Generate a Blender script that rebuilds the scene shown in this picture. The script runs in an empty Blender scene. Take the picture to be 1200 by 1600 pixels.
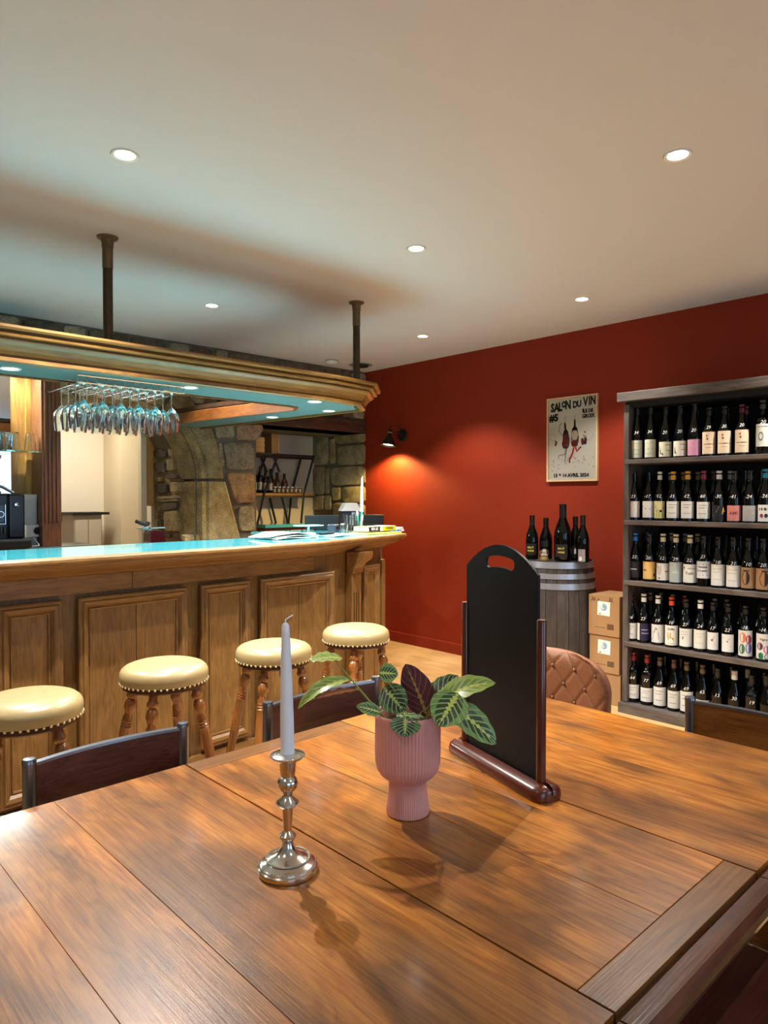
import bpy, bmesh, math, random
from mathutils import Vector, Matrix
PI = math.pi
random.seed(7)
S = bpy.context.scene
COL = S.collection

# ---------------------------------------------------------------- camera
EYE = Vector((0, 0, 1.355)); FPX = 1095.0; PITCH = math.atan(21/1095.0); AZ = math.radians(46.8)
FW = Vector((math.cos(AZ)*math.cos(PITCH), math.sin(AZ)*math.cos(PITCH), -math.sin(PITCH)))
RT = Vector((math.sin(AZ), -math.cos(AZ), 0)); UP = RT.cross(FW)
cd = bpy.data.cameras.new('camera'); cam = bpy.data.objects.new('camera', cd); COL.objects.link(cam)
cd.sensor_fit = 'VERTICAL'; cd.sensor_height = 36.0; cd.lens = 36.0*FPX/1600.0
cd.clip_start = 0.02; cd.clip_end = 60
cam.matrix_world = Matrix(((RT.x, UP.x, -FW.x, EYE.x), (RT.y, UP.y, -FW.y, EYE.y), (RT.z, UP.z, -FW.z, EYE.z), (0, 0, 0, 1)))
S.camera = cam

# ---------------------------------------------------------------- world, daylight, exposure
W = bpy.data.worlds.new('world'); S.world = W; W.use_nodes = True
bg = W.node_tree.nodes['Background']; bg.inputs[0].default_value = (0.50, 0.70, 1.0, 1); bg.inputs[1].default_value = 0.9
S.view_settings.view_transform = 'Standard'; S.view_settings.look = 'None'
S.view_settings.gamma = 1.0; S.view_settings.use_curve_mapping = False
S.view_settings.exposure = 0.12
SPOT_W = 170.0        # ceiling downlights, watts each
SOFFIT_W = 52.0       # downlights in the bar canopy
WIN_W = 22.0         # daylight entering through each window
WALL_LAMP_W = 12.0
ANNEX_W = 34.0

def P(u, v, ax, val):
    "point seen at photo pixel (u,v) that lies on the plane coordinate[ax]=val (used for measuring real planes)"
    r = FW + RT*((u-600)/FPX) + UP*((800-v)/FPX)
    return EYE + r*((val-EYE[ax])/r[ax])

# ---------------------------------------------------------------- colour and materials
def C(h, a=1.0):
    h = h.lstrip('#'); o = []
    for i in (0, 2, 4):
        c = int(h[i:i+2], 16)/255.0
        o.append(c/12.92 if c <= 0.04045 else ((c+0.055)/1.055)**2.4)
    return (o[0], o[1], o[2], a)

MATS = {}
def nodes(m):
    m.use_nodes = True; nt = m.node_tree
    return nt, nt.nodes, nt.links, nt.nodes['Principled BSDF']
def mat(name, col, rough=0.5, metal=0.0, spec=0.5, noise=0.0, nscale=20.0, bump=0.0, bscale=60.0, emit=0.0, trans=0.0, coat=0.0, ior=1.45, sss=0.0):
    if name in MATS: return MATS[name]
    m = bpy.data.materials.new(name); nt, N, L, b = nodes(m)
    if isinstance(col, str): col = C(col)
    b.inputs['Base Color'].default_value = col; b.inputs['Roughness'].default_value = rough
    b.inputs['Metallic'].default_value = metal; b.inputs['Specular IOR Level'].default_value = spec
    b.inputs['IOR'].default_value = ior
    if trans: b.inputs['Transmission Weight'].default_value = trans
    if coat: b.inputs['Coat Weight'].default_value = coat; b.inputs['Coat Roughness'].default_value = 0.08
    if sss:
        b.inputs['Subsurface Weight'].default_value = sss; b.inputs['Subsurface Radius'].default_value = (0.01, 0.01, 0.01)
    if emit:
        b.inputs['Emission Color'].default_value = col; b.inputs['Emission Strength'].default_value = emit
    tc = N.new('ShaderNodeTexCoord')
    if noise:
        n = N.new('ShaderNodeTexNoise'); n.inputs['Scale'].default_value = nscale; n.inputs['Detail'].default_value = 6
        L.new(tc.outputs['Object'], n.inputs['Vector'])
        mx = N.new('ShaderNodeMix'); mx.data_type = 'RGBA'
        k1 = 1-noise; k2 = 1+noise
        mx.inputs[6].default_value = (col[0]*k1, col[1]*k1, col[2]*k1, 1); mx.inputs[7].default_value = (min(1, col[0]*k2), min(1, col[1]*k2), min(1, col[2]*k2), 1)
        L.new(n.outputs['Fac'], mx.inputs[0]); L.new(mx.outputs[2], b.inputs['Base Color'])
    if bump:
        n2 = N.new('ShaderNodeTexNoise'); n2.inputs['Scale'].default_value = bscale; n2.inputs['Detail'].default_value = 4
        L.new(tc.outputs['Object'], n2.inputs['Vector'])
        bp = N.new('ShaderNodeBump'); bp.inputs['Strength'].default_value = bump; bp.inputs['Distance'].default_value = 0.01
        L.new(n2.outputs['Fac'], bp.inputs['Height']); L.new(bp.outputs[0], b.inputs['Normal'])
    MATS[name] = m; return m

def wood(name, dark, mid, light, axis=1, scale=1.0, rough=0.35, coat=0.0, blotch=0.35, vary=0.18, bump=0.12, knots=0.0):
    "timber with grain along the given object axis; every object gets its own offset and tone"
    if name in MATS: return MATS[name]
    m = bpy.data.materials.new(name); nt, N, L, b = nodes(m)
    dark, mid, light = C(dark), C(mid), C(light)
    tc = N.new('ShaderNodeTexCoord'); oi = N.new('ShaderNodeObjectInfo')
    off = N.new('ShaderNodeVectorMath'); off.operation = 'SCALE'; off.inputs[0].default_value = (13.1, 7.7, 9.3)
    L.new(oi.outputs['Random'], off.inputs['Scale'])
    add = N.new('ShaderNodeVectorMath'); add.operation = 'ADD'
    L.new(tc.outputs['Object'], add.inputs[0]); L.new(off.outputs[0], add.inputs[1])
    def mp(sc):
        q = N.new('ShaderNodeMapping'); q.inputs['Scale'].default_value = sc
        L.new(add.outputs[0], q.inputs['Vector']); return q
    def st(a, l): return tuple(l if i == axis else a for i in range(3))
    n0 = N.new('ShaderNodeTexNoise'); n0.inputs['Scale'].default_value = 1.0; n0.inputs['Detail'].default_value = 3
    L.new(mp(st(7*scale, 1.6*scale)).outputs[0], n0.inputs['Vector'])
    # rings: distort then wave
    ad = N.new('ShaderNodeVectorMath'); ad.operation = 'ADD'
    sc = N.new('ShaderNodeVectorMath'); sc.operation = 'SCALE'; sc.inputs['Scale'].default_value = 1.5
    L.new(n0.outputs['Color'], sc.inputs[0]); L.new(sc.outputs[0], ad.inputs[0]); L.new(mp(st(9*scale, 0.9*scale)).outputs[0], ad.inputs[1])
    n1 = N.new('ShaderNodeTexNoise'); n1.inputs['Scale'].default_value = 2.0; n1.inputs['Detail'].default_value = 2; n1.inputs['Distortion'].default_value = 0.4
    L.new(ad.outputs[0], n1.inputs['Vector'])
    mu = N.new('ShaderNodeMath'); mu.operation = 'MULTIPLY'; mu.inputs[1].default_value = 9.0; L.new(n1.outputs['Fac'], mu.inputs[0])
    fr = N.new('ShaderNodeMath'); fr.operation = 'PINGPONG'; fr.inputs[1].default_value = 1.0; L.new(mu.outputs[0], fr.inputs[0])
    fib = N.new('ShaderNodeTexNoise'); fib.inputs['Scale'].default_value = 1.0; fib.inputs['Detail'].default_value = 5; fib.inputs['Roughness'].default_value = 0.7
    L.new(mp(st(170*scale, 5*scale)).outputs[0], fib.inputs['Vector'])
    mixf = N.new('ShaderNodeMath'); mixf.operation = 'MULTIPLY_ADD'; mixf.inputs[1].default_value = 0.20
    L.new(fr.outputs[0], mixf.inputs[0])
    f2 = N.new('ShaderNodeMath'); f2.operation = 'MULTIPLY'; f2.inputs[1].default_value = 0.93; L.new(fib.outputs['Fac'], f2.inputs[0]); L.new(f2.outputs[0], mixf.inputs[2])
    cr = N.new('ShaderNodeValToRGB'); L.new(mixf.outputs[0], cr.inputs['Fac'])
    e = cr.color_ramp.elements; e[0].position = 0.22; e[0].color = dark; e[1].position = 0.85; e[1].color = light
    em = e.new(0.5); em.color = mid
    bl = N.new('ShaderNodeTexNoise'); bl.inputs['Scale'].default_value = 1.0; bl.inputs['Detail'].default_value = 3; bl.inputs['Distortion'].default_value = 0.8
    L.new(mp(st(6.5*scale, 3.2*scale)).outputs[0], bl.inputs['Vector'])
    mr = N.new('ShaderNodeMapRange'); mr.inputs['From Min'].default_value = 0.36; mr.inputs['From Max'].default_value = 0.62
    mr.inputs['To Min'].default_value = 1-blotch; mr.inputs['To Max'].default_value = 1.0+blotch*0.25
    L.new(bl.outputs['Fac'], mr.inputs['Value'])
    vr = N.new('ShaderNodeMapRange'); vr.inputs['To Min'].default_value = 1-vary; vr.inputs['To Max'].default_value = 1+vary; L.new(oi.outputs['Random'], vr.inputs['Value'])
    pr = N.new('ShaderNodeMath'); pr.operation = 'MULTIPLY'; L.new(mr.outputs[0], pr.inputs[0]); L.new(vr.outputs[0], pr.inputs[1])
    fac = pr
    if knots:
        vo = N.new('ShaderNodeTexVoronoi'); vo.inputs['Scale'].default_value = 1.0; L.new(mp(st(4.2, 2.2)).outputs[0], vo.inputs['Vector'])
        kr = N.new('ShaderNodeMapRange'); kr.inputs['From Min'].default_value = 0.03; kr.inputs['From Max'].default_value = 0.16
        kr.inputs['To Min'].default_value = 1-knots; kr.inputs['To Max'].default_value = 1.0; L.new(vo.outputs['Distance'], kr.inputs['Value'])
        pk = N.new('ShaderNodeMath'); pk.operation = 'MULTIPLY'; L.new(pr.outputs[0], pk.inputs[0]); L.new(kr.outputs[0], pk.inputs[1]); fac = pk
    vm = N.new('ShaderNodeVectorMath'); vm.operation = 'SCALE'; L.new(cr.outputs['Color'], vm.inputs[0]); L.new(fac.outputs[0], vm.inputs['Scale'])
    L.new(vm.outputs[0], b.inputs['Base Color'])
    b.inputs['Roughness'].default_value = rough
    if coat: b.inputs['Coat Weight'].default_value = coat; b.inputs['Coat Roughness'].default_value = 0.12
    bp = N.new('ShaderNodeBump'); bp.inputs['Strength'].default_value = bump; bp.inputs['Distance'].default_value = 0.003
    L.new(fib.outputs['Fac'], bp.inputs['Height']); L.new(bp.outputs[0], b.inputs['Normal'])
    MATS[name] = m; return m

def stone_mat(name, a, b_, c, scale=9.0):
    if name in MATS: return MATS[name]
    m = bpy.data.materials.new(name); nt, N, L, b = nodes(m)
    tc = N.new('ShaderNodeTexCoord'); oi = N.new('ShaderNodeObjectInfo')
    n = N.new('ShaderNodeTexNoise'); n.inputs['Scale'].default_value = scale; n.inputs['Detail'].default_value = 8; n.inputs['Roughness'].default_value = 0.7
    L.new(tc.outputs['Object'], n.inputs['Vector'])
    n2 = N.new('ShaderNodeTexNoise'); n2.inputs['Scale'].default_value = 110; n2.inputs['Detail'].default_value = 3
    L.new(tc.outputs['Object'], n2.inputs['Vector'])
    ad = N.new('ShaderNodeMath'); ad.operation = 'MULTIPLY_ADD'; ad.inputs[1].default_value = 0.45; L.new(n2.outputs['Fac'], ad.inputs[0])
    s = N.new('ShaderNodeMath'); s.operation = 'MULTIPLY'; s.inputs[1].default_value = 0.6; L.new(n.outputs['Fac'], s.inputs[0]); L.new(s.outputs[0], ad.inputs[2])
    cr = N.new('ShaderNodeValToRGB'); e = cr.color_ramp.elements; e[0].position = 0.36; e[0].color = C(a); e[1].position = 0.72; e[1].color = C(c)
    em = e.new(0.53); em.color = C(b_); L.new(ad.outputs[0], cr.inputs['Fac'])
    vr = N.new('ShaderNodeMapRange'); vr.inputs['To Min'].default_value = 0.78; vr.inputs['To Max'].default_value = 1.2; L.new(oi.outputs['Random'], vr.inputs['Value'])
    vm = N.new('ShaderNodeVectorMath'); vm.operation = 'SCALE'; L.new(cr.outputs[0], vm.inputs[0]); L.new(vr.outputs[0], vm.inputs['Scale'])
    L.new(vm.outputs[0], b.inputs['Base Color']); b.inputs['Roughness'].default_value = 0.92
    bp = N.new('ShaderNodeBump'); bp.inputs['Strength'].default_value = 0.75; bp.inputs['Distance'].default_value = 0.02
    L.new(ad.outputs[0], bp.inputs['Height']); L.new(bp.outputs[0], b.inputs['Normal'])
    MATS[name] = m; return m

def leaf_mat(name, base, dark, rib, vein, under, undervein):
    m = bpy.data.materials.new(name); nt, N, L, b = nodes(m)
    uv = N.new('ShaderNodeUVMap'); sx = N.new('ShaderNodeSeparateXYZ'); L.new(uv.outputs[0], sx.inputs[0])
    def M(op, a, c=None, d=None):
        q = N.new('ShaderNodeMath'); q.operation = op
        for i, x in enumerate((a, c, d)):
            if x is None: continue
            if isinstance(x, (int, float)): q.inputs[i].default_value = x
            else: L.new(x, q.inputs[i])
        return q.outputs[0]
    U, V = sx.outputs[0], sx.outputs[1]          # U along the leaf 0..1, V across -1..1 (stored 0..1)
    av = M('ABSOLUTE', M('MULTIPLY_ADD', V, 2.0, -1.0))
    ph = M('MULTIPLY', M('SUBTRACT', U, M('MULTIPLY', av, 0.34)), 6.5)
    tri = M('PINGPONG', ph, 0.5)                  # 0..0.5
    veins = M('LESS_THAN', tri, 0.05)
    ribw = M('MULTIPLY_ADD', M('PINGPONG', M('MULTIPLY', M('ADD', U, M('MULTIPLY', av, 0.15)), 9.0), 0.5), 0.36, 0.05)
    ribw2 = M('MULTIPLY', ribw, M('SUBTRACT', 1.25, U))
    ribm = M('LESS_THAN', av, ribw2)
    darkm = M('MULTIPLY', M('LESS_THAN', av, 0.62), M('GREATER_THAN', tri, 0.18))
    def mixc(f, A, B):
        q = N.new('ShaderNodeMix'); q.data_type = 'RGBA'
        if isinstance(f, (int, float)): q.inputs[0].default_value = f
        else: L.new(f, q.inputs[0])
        for i, x in ((6, A), (7, B)):
            if isinstance(x, tuple): q.inputs[i].default_value = x
            else: L.new(x, q.inputs[i])
        return q.outputs[2]
    c = mixc(darkm, C(base), C(dark)); c = mixc(veins, c, C(vein)); top = mixc(ribm, c, C(rib))
    mid = M('LESS_THAN', av, M('MULTIPLY', ribw2, 0.7))
    ub = mixc(veins, C(under), C(undervein)); ub = mixc(mid, ub, C('#a08a4a'))
    geo = N.new('ShaderNodeNewGeometry')
    L.new(mixc(geo.outputs['Backfacing'], top, ub), b.inputs['Base Color'])
    b.inputs['Roughness'].default_value = 0.38
    b.inputs['Subsurface Weight'].default_value = 0.0
    return m

M_ceil = mat('ceiling_paint', '#d8d8da', 0.75, bump=0.02, bscale=3)
M_red = mat('red_wall_paint', '#84260a', 0.7, spec=.3, noise=0.06, nscale=3, bump=0.05, bscale=180)
M_cream = mat('cream_plaster', '#e2d8c4', 0.85, noise=0.05, nscale=2)
M_white_pl = mat('white_plaster', '#cdc5b2', 0.85, noise=0.05, nscale=3)
M_mortar = mat('mortar', '#6a6254', 0.95, noise=0.25, nscale=14, bump=0.5, bscale=40)
M_mortar_l = mat('lime_mortar', '#a39068', 0.95, noise=0.2, nscale=14, bump=0.5, bscale=40)
M_stone = stone_mat('granite', '#5a5040', '#988c70', '#c2b598')
M_stone_w = stone_mat('sandy_granite', '#66573a', '#9f8d62', '#cdb985')
M_stone_p = stone_mat('pinkish_granite', '#5d4a38', '#98795a', '#b99b78')
M_stone_d = stone_mat('dark_rubble_stone', '#2f2820', '#5c5040', '#877659')
M_floor = wood('oak_floor', '#a87c4c', '#c99e66', '#ddb984', axis=1, scale=0.8, rough=0.38, blotch=0.12, vary=0.09, bump=0.05)
M_table = wood('table_wood', '#623407', '#9c5a15', '#c68230', axis=1, scale=1.15, rough=0.30, coat=0.3, blotch=0.55, vary=0.10, knots=0.5)
M_table_x = wood('table_wood_cross', '#522f10', '#7d4e20', '#9c662d', axis=0, scale=0.9, rough=0.32, coat=0.3, blotch=0.4, vary=0.10)
M_table_e = wood('table_edge_wood', '#2a130a', '#4a2413', '#6b3a20', axis=0, scale=0.9, rough=0.30, coat=0.4, blotch=0.35, vary=0.05)
M_bar = wood('bar_oak', '#553a1a', '#775429', '#8f6b39', axis=2, scale=1.5, rough=0.42, coat=0.10, blotch=0.18, vary=0.10)
M_bar_x = wood('bar_oak_rail', '#583c1d', '#7c562c', '#956f3d', axis=0, scale=1.5, rough=0.42, coat=0.10, blotch=0.15, vary=0.08)
M_crown = wood('canopy_oak', '#5e3c1b', '#87602c', '#a1783f', axis=0, scale=1.5, rough=0.42, coat=0.1, blotch=0.2, vary=0.05)
M_post = wood('post_oak', '#3f2110', '#6e3e1f', '#8d5630', axis=2, scale=1.0, rough=0.45, blotch=0.25, vary=0.06)
M_panel_l = wood('cabinet_oak', '#6a4218', '#94642c', '#b28040', axis=2, scale=0.8, rough=0.45, blotch=0.25, vary=0.06)
M_beam = wood('dark_beam', '#20120a', '#452a17', '#644026', axis=0, scale=0.9, rough=0.7, blotch=0.4, vary=0.05)
M_stool = wood('stool_leg_wood', '#552c0c', '#86501f', '#a36b30', axis=2, scale=1.3, rough=0.28, coat=0.5, blotch=0.25, vary=0.08)
M_chairw = wood('chair_walnut', '#2e1812', '#552e25', '#6d4236', axis=0, scale=1.2, rough=0.35, coat=0.3, blotch=0.25, vary=0.04)
M_chairo = wood('chair_oak_brown', '#4a260c', '#7d4919', '#9a6028', axis=0, scale=1.0, rough=0.35, coat=0.3, blotch=0.25, vary=0.04)
M_signw = mat('mahogany_stain', '#57200f', 0.28, noise=0.15, nscale=8, coat=0.5)
M_shelf = wood('grey_shelf_wood', '#2e2724', '#544a45', '#73675f', axis=1, scale=0.8, rough=0.5, blotch=0.3, vary=0.08)
M_shelf_v = wood('grey_shelf_upright', '#2e2724', '#544a45', '#73675f', axis=2, scale=0.8, rough=0.5, blotch=0.3, vary=0.08)
M_shelf_b = mat('shelf_back_black', '#0a0908', 0.7)
M_teal = mat('teal_soffit_paint', '#5a7a7a', 0.5)
M_tealtop = mat('aqua_glass_counter', '#46b6c4', 0.06, spec=0.9, coat=0.6)
M_vinyl = mat('cream_vinyl', '#a38e62', 0.36, noise=0.08, nscale=7, bump=0.15, bscale=22, coat=0.1)
M_vinyl_t = mat('tan_vinyl', '#c09558', 0.30, noise=0.08, nscale=7, bump=0.12, bscale=22, coat=0.2)
M_brass = mat('aged_brass', '#dccba0', 0.30, metal=0.55)
M_silver = mat('silver_plate', '#d6d0c6', 0.17, metal=1.0, noise=0.18, nscale=30)
M_chrome = mat('chrome', '#d8dade', 0.12, metal=1.0)
M_steel = mat('dark_steel', '#7b8189', 0.30, metal=0.9, noise=0.15, nscale=25)
M_rust = mat('old_iron_pipe', '#4a3a26', 0.55, metal=0.5, noise=0.35, nscale=25)
M_rust_l = mat('worn_pipe_collar', '#6b5c40', 0.55, metal=0.4, noise=0.3, nscale=25)
M_black = mat('matte_black', '#0d0d0d', 0.55)
M_blackg = mat('gloss_black', '#08080a', 0.25)
M_board = mat('blackboard', '#0e0e0d', 0.5, spec=.25, noise=0.2, nscale=5)
M_bottle = mat('dark_bottle_glass', '#040504', 0.06, spec=0.45, coat=0.0)
M_wax = mat('candle_wax', '#f2f1f6', 0.4, sss=0.3)
M_pink = mat('pink_ceramic', '#dc9a90', 0.5)
M_soil = mat('potting_soil', '#1d140d', 0.95, noise=0.4, nscale=60, bump=0.8, bscale=90)
M_stem = mat('plant_stem', '#8f9a4c', 0.5)
M_leather = mat('tan_leather', '#8a5636', 0.45, noise=0.10, nscale=10, bump=0.25, bscale=260)
M_hoop = mat('galvanised_hoop', '#a4a4aa', 0.32, metal=0.7, noise=0.1, nscale=20)
M_stave = wood('barrel_stave_dark', '#1f1a17', '#38302b', '#4c423a', axis=2, scale=0.9, rough=0.55, blotch=0.3, vary=0.10)
M_card = mat('cardboard', '#a67f55', 0.8, noise=0.06, nscale=12)
M_card_d = mat('cardboard_dark', '#8d6842', 0.8, noise=0.06, nscale=12)
M_ink = mat('black_ink', '#17130f', 0.7)
M_paper = mat('white_paper', '#e9e9e4', 0.6)
M_poster = mat('poster_paper', '#e8e3d6', 0.35)
M_frame = mat('pale_wood_frame', '#cbab82', 0.45, noise=0.1, nscale=20)
M_lens = mat('lamp_lens', '#fff4e2', 0.4, emit=22)
M_lens_c = mat('soffit_lens', '#f2fbff', 0.4, emit=18)
M_bulb = mat('wall_lamp_bulb', '#ffe3a0', 0.4, emit=16)
M_trim = mat('light_trim_white', '#d8d6d0', 0.35)
M_trim_s = mat('light_trim_steel', '#b8b8b8', 0.3, metal=0.8)
M_grey = mat('grey_plastic', '#8b8d8c', 0.35)
M_lgrey = mat('pale_grey_plastic', '#c5c8c6', 0.35)
M_maroon = mat('maroon_enamel', '#3c1014', 0.18, coat=0.6)
M_chalk = mat('white_marker', '#e8e8e6', 0.7)
M_mirror = mat('mirror_glass', '#e6ecec', 0.02, metal=1.0)
M_winframe = mat('window_frame_white', '#dadad6', 0.4)

def glass_mat(name, col, rough=0.0):
    m = bpy.data.materials.new(name); nt, N, L, b = nodes(m)
    b.inputs['Base Color'].default_value = C(col); b.inputs['Roughness'].default_value = rough
    b.inputs['Transmission Weight'].default_value = 1.0; b.inputs['IOR'].default_value = 1.45
    return m
M_glass = glass_mat('clear_glass', '#f4fbfa')
M_glass_g = glass_mat('green_edge_glass', '#bfe8dc')

# ---------------------------------------------------------------- object helpers
def tag(o, label=None, cat=None, group=None, kind=None):
    if label: o['label'] = label
    if cat: o['category'] = cat
    if group: o['group'] = group
    if kind: o['kind'] = kind
    return o
def thing(name, label, cat, loc=(0, 0, 0), rotz=0.0, group=None):
    o = bpy.data.objects.new(name, None); COL.objects.link(o); o.location = loc; o.rotation_euler = (0, 0, rotz)
    o.empty_display_size = 0.05
    return tag(o, label, cat, group)
def link(name, me, parent=None, loc=None, rot=None):
    o = bpy.data.objects.new(name, me); COL.objects.link(o)
    if parent is not None: o.parent = parent
    if loc is not None: o.location = loc
    if rot is not None: o.rotation_euler = rot
    return o
def mesh(name, vs, fs, mats, parent=None, smooth=False, loc=None, rot=None, mi=None, uvs=None, ang=None):
    me = bpy.data.meshes.new(name); me.from_pydata([tuple(v) for v in vs], [], fs)
    if not isinstance(mats, (list, tuple)): mats = [mats]
    for m in mats: me.materials.append(m)
    if mi: 
        for p, k in zip(me.polygons, mi): p.material_index = k
    if smooth:
        for p in me.polygons: p.use_smooth = True
    if uvs:
        ul = me.uv_layers.new(name='UVMap')
        for p in me.polygons:
            for li in p.loop_indices: ul.data[li].uv = uvs[me.loops[li].vertex_index]
    me.update()
    if ang is not None:
        try: me.set_sharp_from_angle(angle=math.radians(ang))
        except Exception: pass
    return link(name, me, parent, loc, rot)
def struct(o): o['kind'] = 'structure'; return o

def bevel_mesh(me, w, seg=2):
    bm = bmesh.new(); bm.from_mesh(me)
    bmesh.ops.bevel(bm, geom=[e for e in bm.edges], offset=w, segments=seg, profile=0.6, affect='EDGES', clamp_overlap=True)
    bm.to_mesh(me); bm.free()
def box(name, lo, hi, m, parent=None, bev=0.0, seg=2, rot=None, loc=None):
    x0, y0, z0 = lo; x1, y1, z1 = hi
    vs = [(x0, y0, z0), (x1, y0, z0), (x1, y1, z0), (x0, y1, z0), (x0, y0, z1), (x1, y0, z1), (x1, y1, z1), (x0, y1, z1)]
    fs = [(0, 3, 2, 1), (4, 5, 6, 7), (0, 1, 5, 4), (1, 2, 6, 5), (2, 3, 7, 6), (3, 0, 4, 7)]
    o = mesh(name, vs, fs, m, parent, loc=loc, rot=rot)
    if bev: bevel_mesh(o.data, bev, seg)
    return o
def lathe_data(prof, n=28, cap=True, a0=0.0):
    vs, fs = [], []
    for (r, z) in prof:
        for k in range(n):
            a = a0+2*PI*k/n; vs.append((r*math.cos(a), r*math.sin(a), z))
    for i in range(len(prof)-1):
        for k in range(n):
            k2 = (k+1) % n; fs.append((i*n+k, i*n+k2, (i+1)*n+k2, (i+1)*n+k))
    if cap:
        if prof[0][0] > 1e-5: fs.append(tuple(range(n-1, -1, -1)))
        if prof[-1][0] > 1e-5: b = (len(prof)-1)*n; fs.append(tuple(range(b, b+n)))
    return vs, fs
def lathe(name, prof, m, parent=None, n=28, loc=None, rot=None, cap=True, ang=40):
    vs, fs = lathe_data(prof, n, cap); return mesh(name, vs, fs, m, parent, True, loc, rot, ang=ang)
def tube_data(path, r, n=8, closed=False):
    pts = [Vector(p) for p in path]; rs = r if isinstance(r, (list, tuple)) else [r]*len(pts)
    vs, fs = [], []; up = None
    N_ = len(pts)
    for i, p in enumerate(pts):
        if closed: d = pts[(i+1) % N_]-pts[i-1]
        else: d = (pts[min(i+1, N_-1)]-pts[max(i-1, 0)])
        d.normalize()
        if up is None:
            up = Vector((0, 0, 1)) if abs(d.z) < 0.9 else Vector((1, 0, 0))
        s = d.cross(up); s.normalize(); up = s.cross(d); up.normalize()
        for k in range(n):
            a = 2*PI*k/n; vs.append(p+(s*math.cos(a)+up*math.sin(a))*rs[i])
    for i in range(N_-1 if not closed else N_):
        j = (i+1) % N_
        for k in range(n):
            k2 = (k+1) % n; fs.append((i*n+k, i*n+k2, j*n+k2, j*n+k))
    if not closed:
        fs.append(tuple(range(n-1, -1, -1))); b = (N_-1)*n; fs.append(tuple(range(b, b+n)))
    return vs, fs
def tube(name, path, r, m, parent=None, n=8, closed=False, loc=None):
    vs, fs = tube_data(path, r, n, closed); return mesh(name, vs, fs, m, parent, True, loc, ang=50)
def join_data(parts):
    vs, fs = [], []
    for v, f in parts:
        b = len(vs); vs += list(v); fs += [tuple(i+b for i in q) for q in f]
    return vs, fs
def box_data(lo, hi):
    x0, y0, z0 = lo; x1, y1, z1 = hi
    return ([(x0, y0, z0), (x1, y0, z0), (x1, y1, z0), (x0, y1, z0), (x0, y0, z1), (x1, y0, z1), (x1, y1, z1), (x0, y1, z1)],
            [(0, 3, 2, 1), (4, 5, 6, 7), (0, 1, 5, 4), (1, 2, 6, 5), (2, 3, 7, 6), (3, 0, 4, 7)])
def prism(name, pts, z0, z1, m, parent=None, plane='xy', loc=None, rot=None, smooth=False):
    n = len(pts)
    def q(p, h):
        return (p[0], p[1], h) if plane == 'xy' else ((p[0], h, p[1]) if plane == 'xz' else (h, p[0], p[1]))
    vs = [q(p, z0) for p in pts]+[q(p, z1) for p in pts]
    fs = [tuple(range(n-1, -1, -1)), tuple(range(n, 2*n))]+[(i, (i+1) % n, n+(i+1) % n, n+i) for i in range(n)]
    o = mesh(name, vs, fs, m, parent, smooth, loc, rot)
    bm = bmesh.new(); bm.from_mesh(o.data); bmesh.ops.recalc_face_normals(bm, faces=bm.faces); bm.to_mesh(o.data); bm.free()
    return o
def sweep(name, path, prof, m, parent=None, closed=False, smooth=False, to3=None, loc=None, rot=None, cap=True):
    "profile (outward offset, height) mitred along a plan path; outward is to the right of travel"
    pts = [Vector(p) for p in path]; n = len(pts); k = len(prof); vs = []
    for i, p in enumerate(pts):
        a = pts[i-1] if (i > 0 or closed) else None; b = pts[(i+1) % n] if (i < n-1 or closed) else None
        d1 = (p-a).normalized() if a is not None else (b-p).normalized(); d2 = (b-p).normalized() if b is not None else d1
        n1 = Vector((d1.y, -d1.x)); n2 = Vector((d2.y, -d2.x)); mm = (n1+n2); mm.normalize(); mm = mm/max(0.2, mm.dot(n1))
        for (o_, z) in prof:
            q = p+mm*o_; vs.append((q.x, q.y, z) if to3 is None else to3(q.x, q.y, z))
    fs = []
    for i in range(n if closed else n-1):
        j = (i+1) % n
        for t in range(k):
            t2 = (t+1) % k; fs.append((i*k+t, j*k+t, j*k+t2, i*k+t2))
    if not closed and cap:
        fs.append(tuple(range(k))); fs.append(tuple(range((n-1)*k+k-1, (n-1)*k-1, -1)))
    o = mesh(name, vs, fs, m, parent, smooth, loc, rot)
    bm = bmesh.new(); bm.from_mesh(o.data); bmesh.ops.recalc_face_normals(bm, faces=bm.faces); bm.to_mesh(o.data); bm.free()
    return o
_tc = {}
def text_data(s, size=1.0, align='CENTER', shear=0.0, offset=0.0):
    key = (s, size, align, shear, offset)
    if key in _tc: return _tc[key]
    cu = bpy.data.curves.new('txt', 'FONT'); cu.body = s; cu.size = size; cu.align_x = align; cu.align_y = 'CENTER'; cu.shear = shear; cu.offset = offset
    cu.resolution_u = 2
    o = bpy.data.objects.new('txt', cu); me = bpy.data.meshes.new_from_object(o)
    r = ([v.co.copy() for v in me.vertices], [tuple(p.vertices) for p in me.polygons])
    bpy.data.objects.remove(o); bpy.data.meshes.remove(me); bpy.data.curves.remove(cu)
    _tc[key] = r; return r
def text_on(name, s, size, m, parent, fn, align='CENTER', shear=0.0, at=(0, 0), rot=0.0, offset=0.0, sx=1.0):
    vs, fs = text_data(s, size, align, shear, offset); c, si = math.cos(rot), math.sin(rot)
    out = [fn(at[0]+(v.x*c-v.y*si)*sx, at[1]+v.x*si+v.y*c) for v in vs]
    return mesh(name, out, fs, m, parent)
def dup(root, loc=None, rotz=None, label=None):
    r = root.copy(); COL.objects.link(r)
    if loc is not None: r.location = loc
    if rotz is not None: r.rotation_euler = (0, 0, rotz)
    if label: r['label'] = label
    for ch in list(root.children):
        c = ch.copy(); COL.objects.link(c); c.parent = r
        for g in ch.children:
            d = g.copy(); COL.objects.link(d); d.parent = c
    return r

# ================================================================= THE ROOM
XR, YS, H = 4.62, 5.2, 2.60
X0, Y0 = -3.2, -2.6
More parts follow.
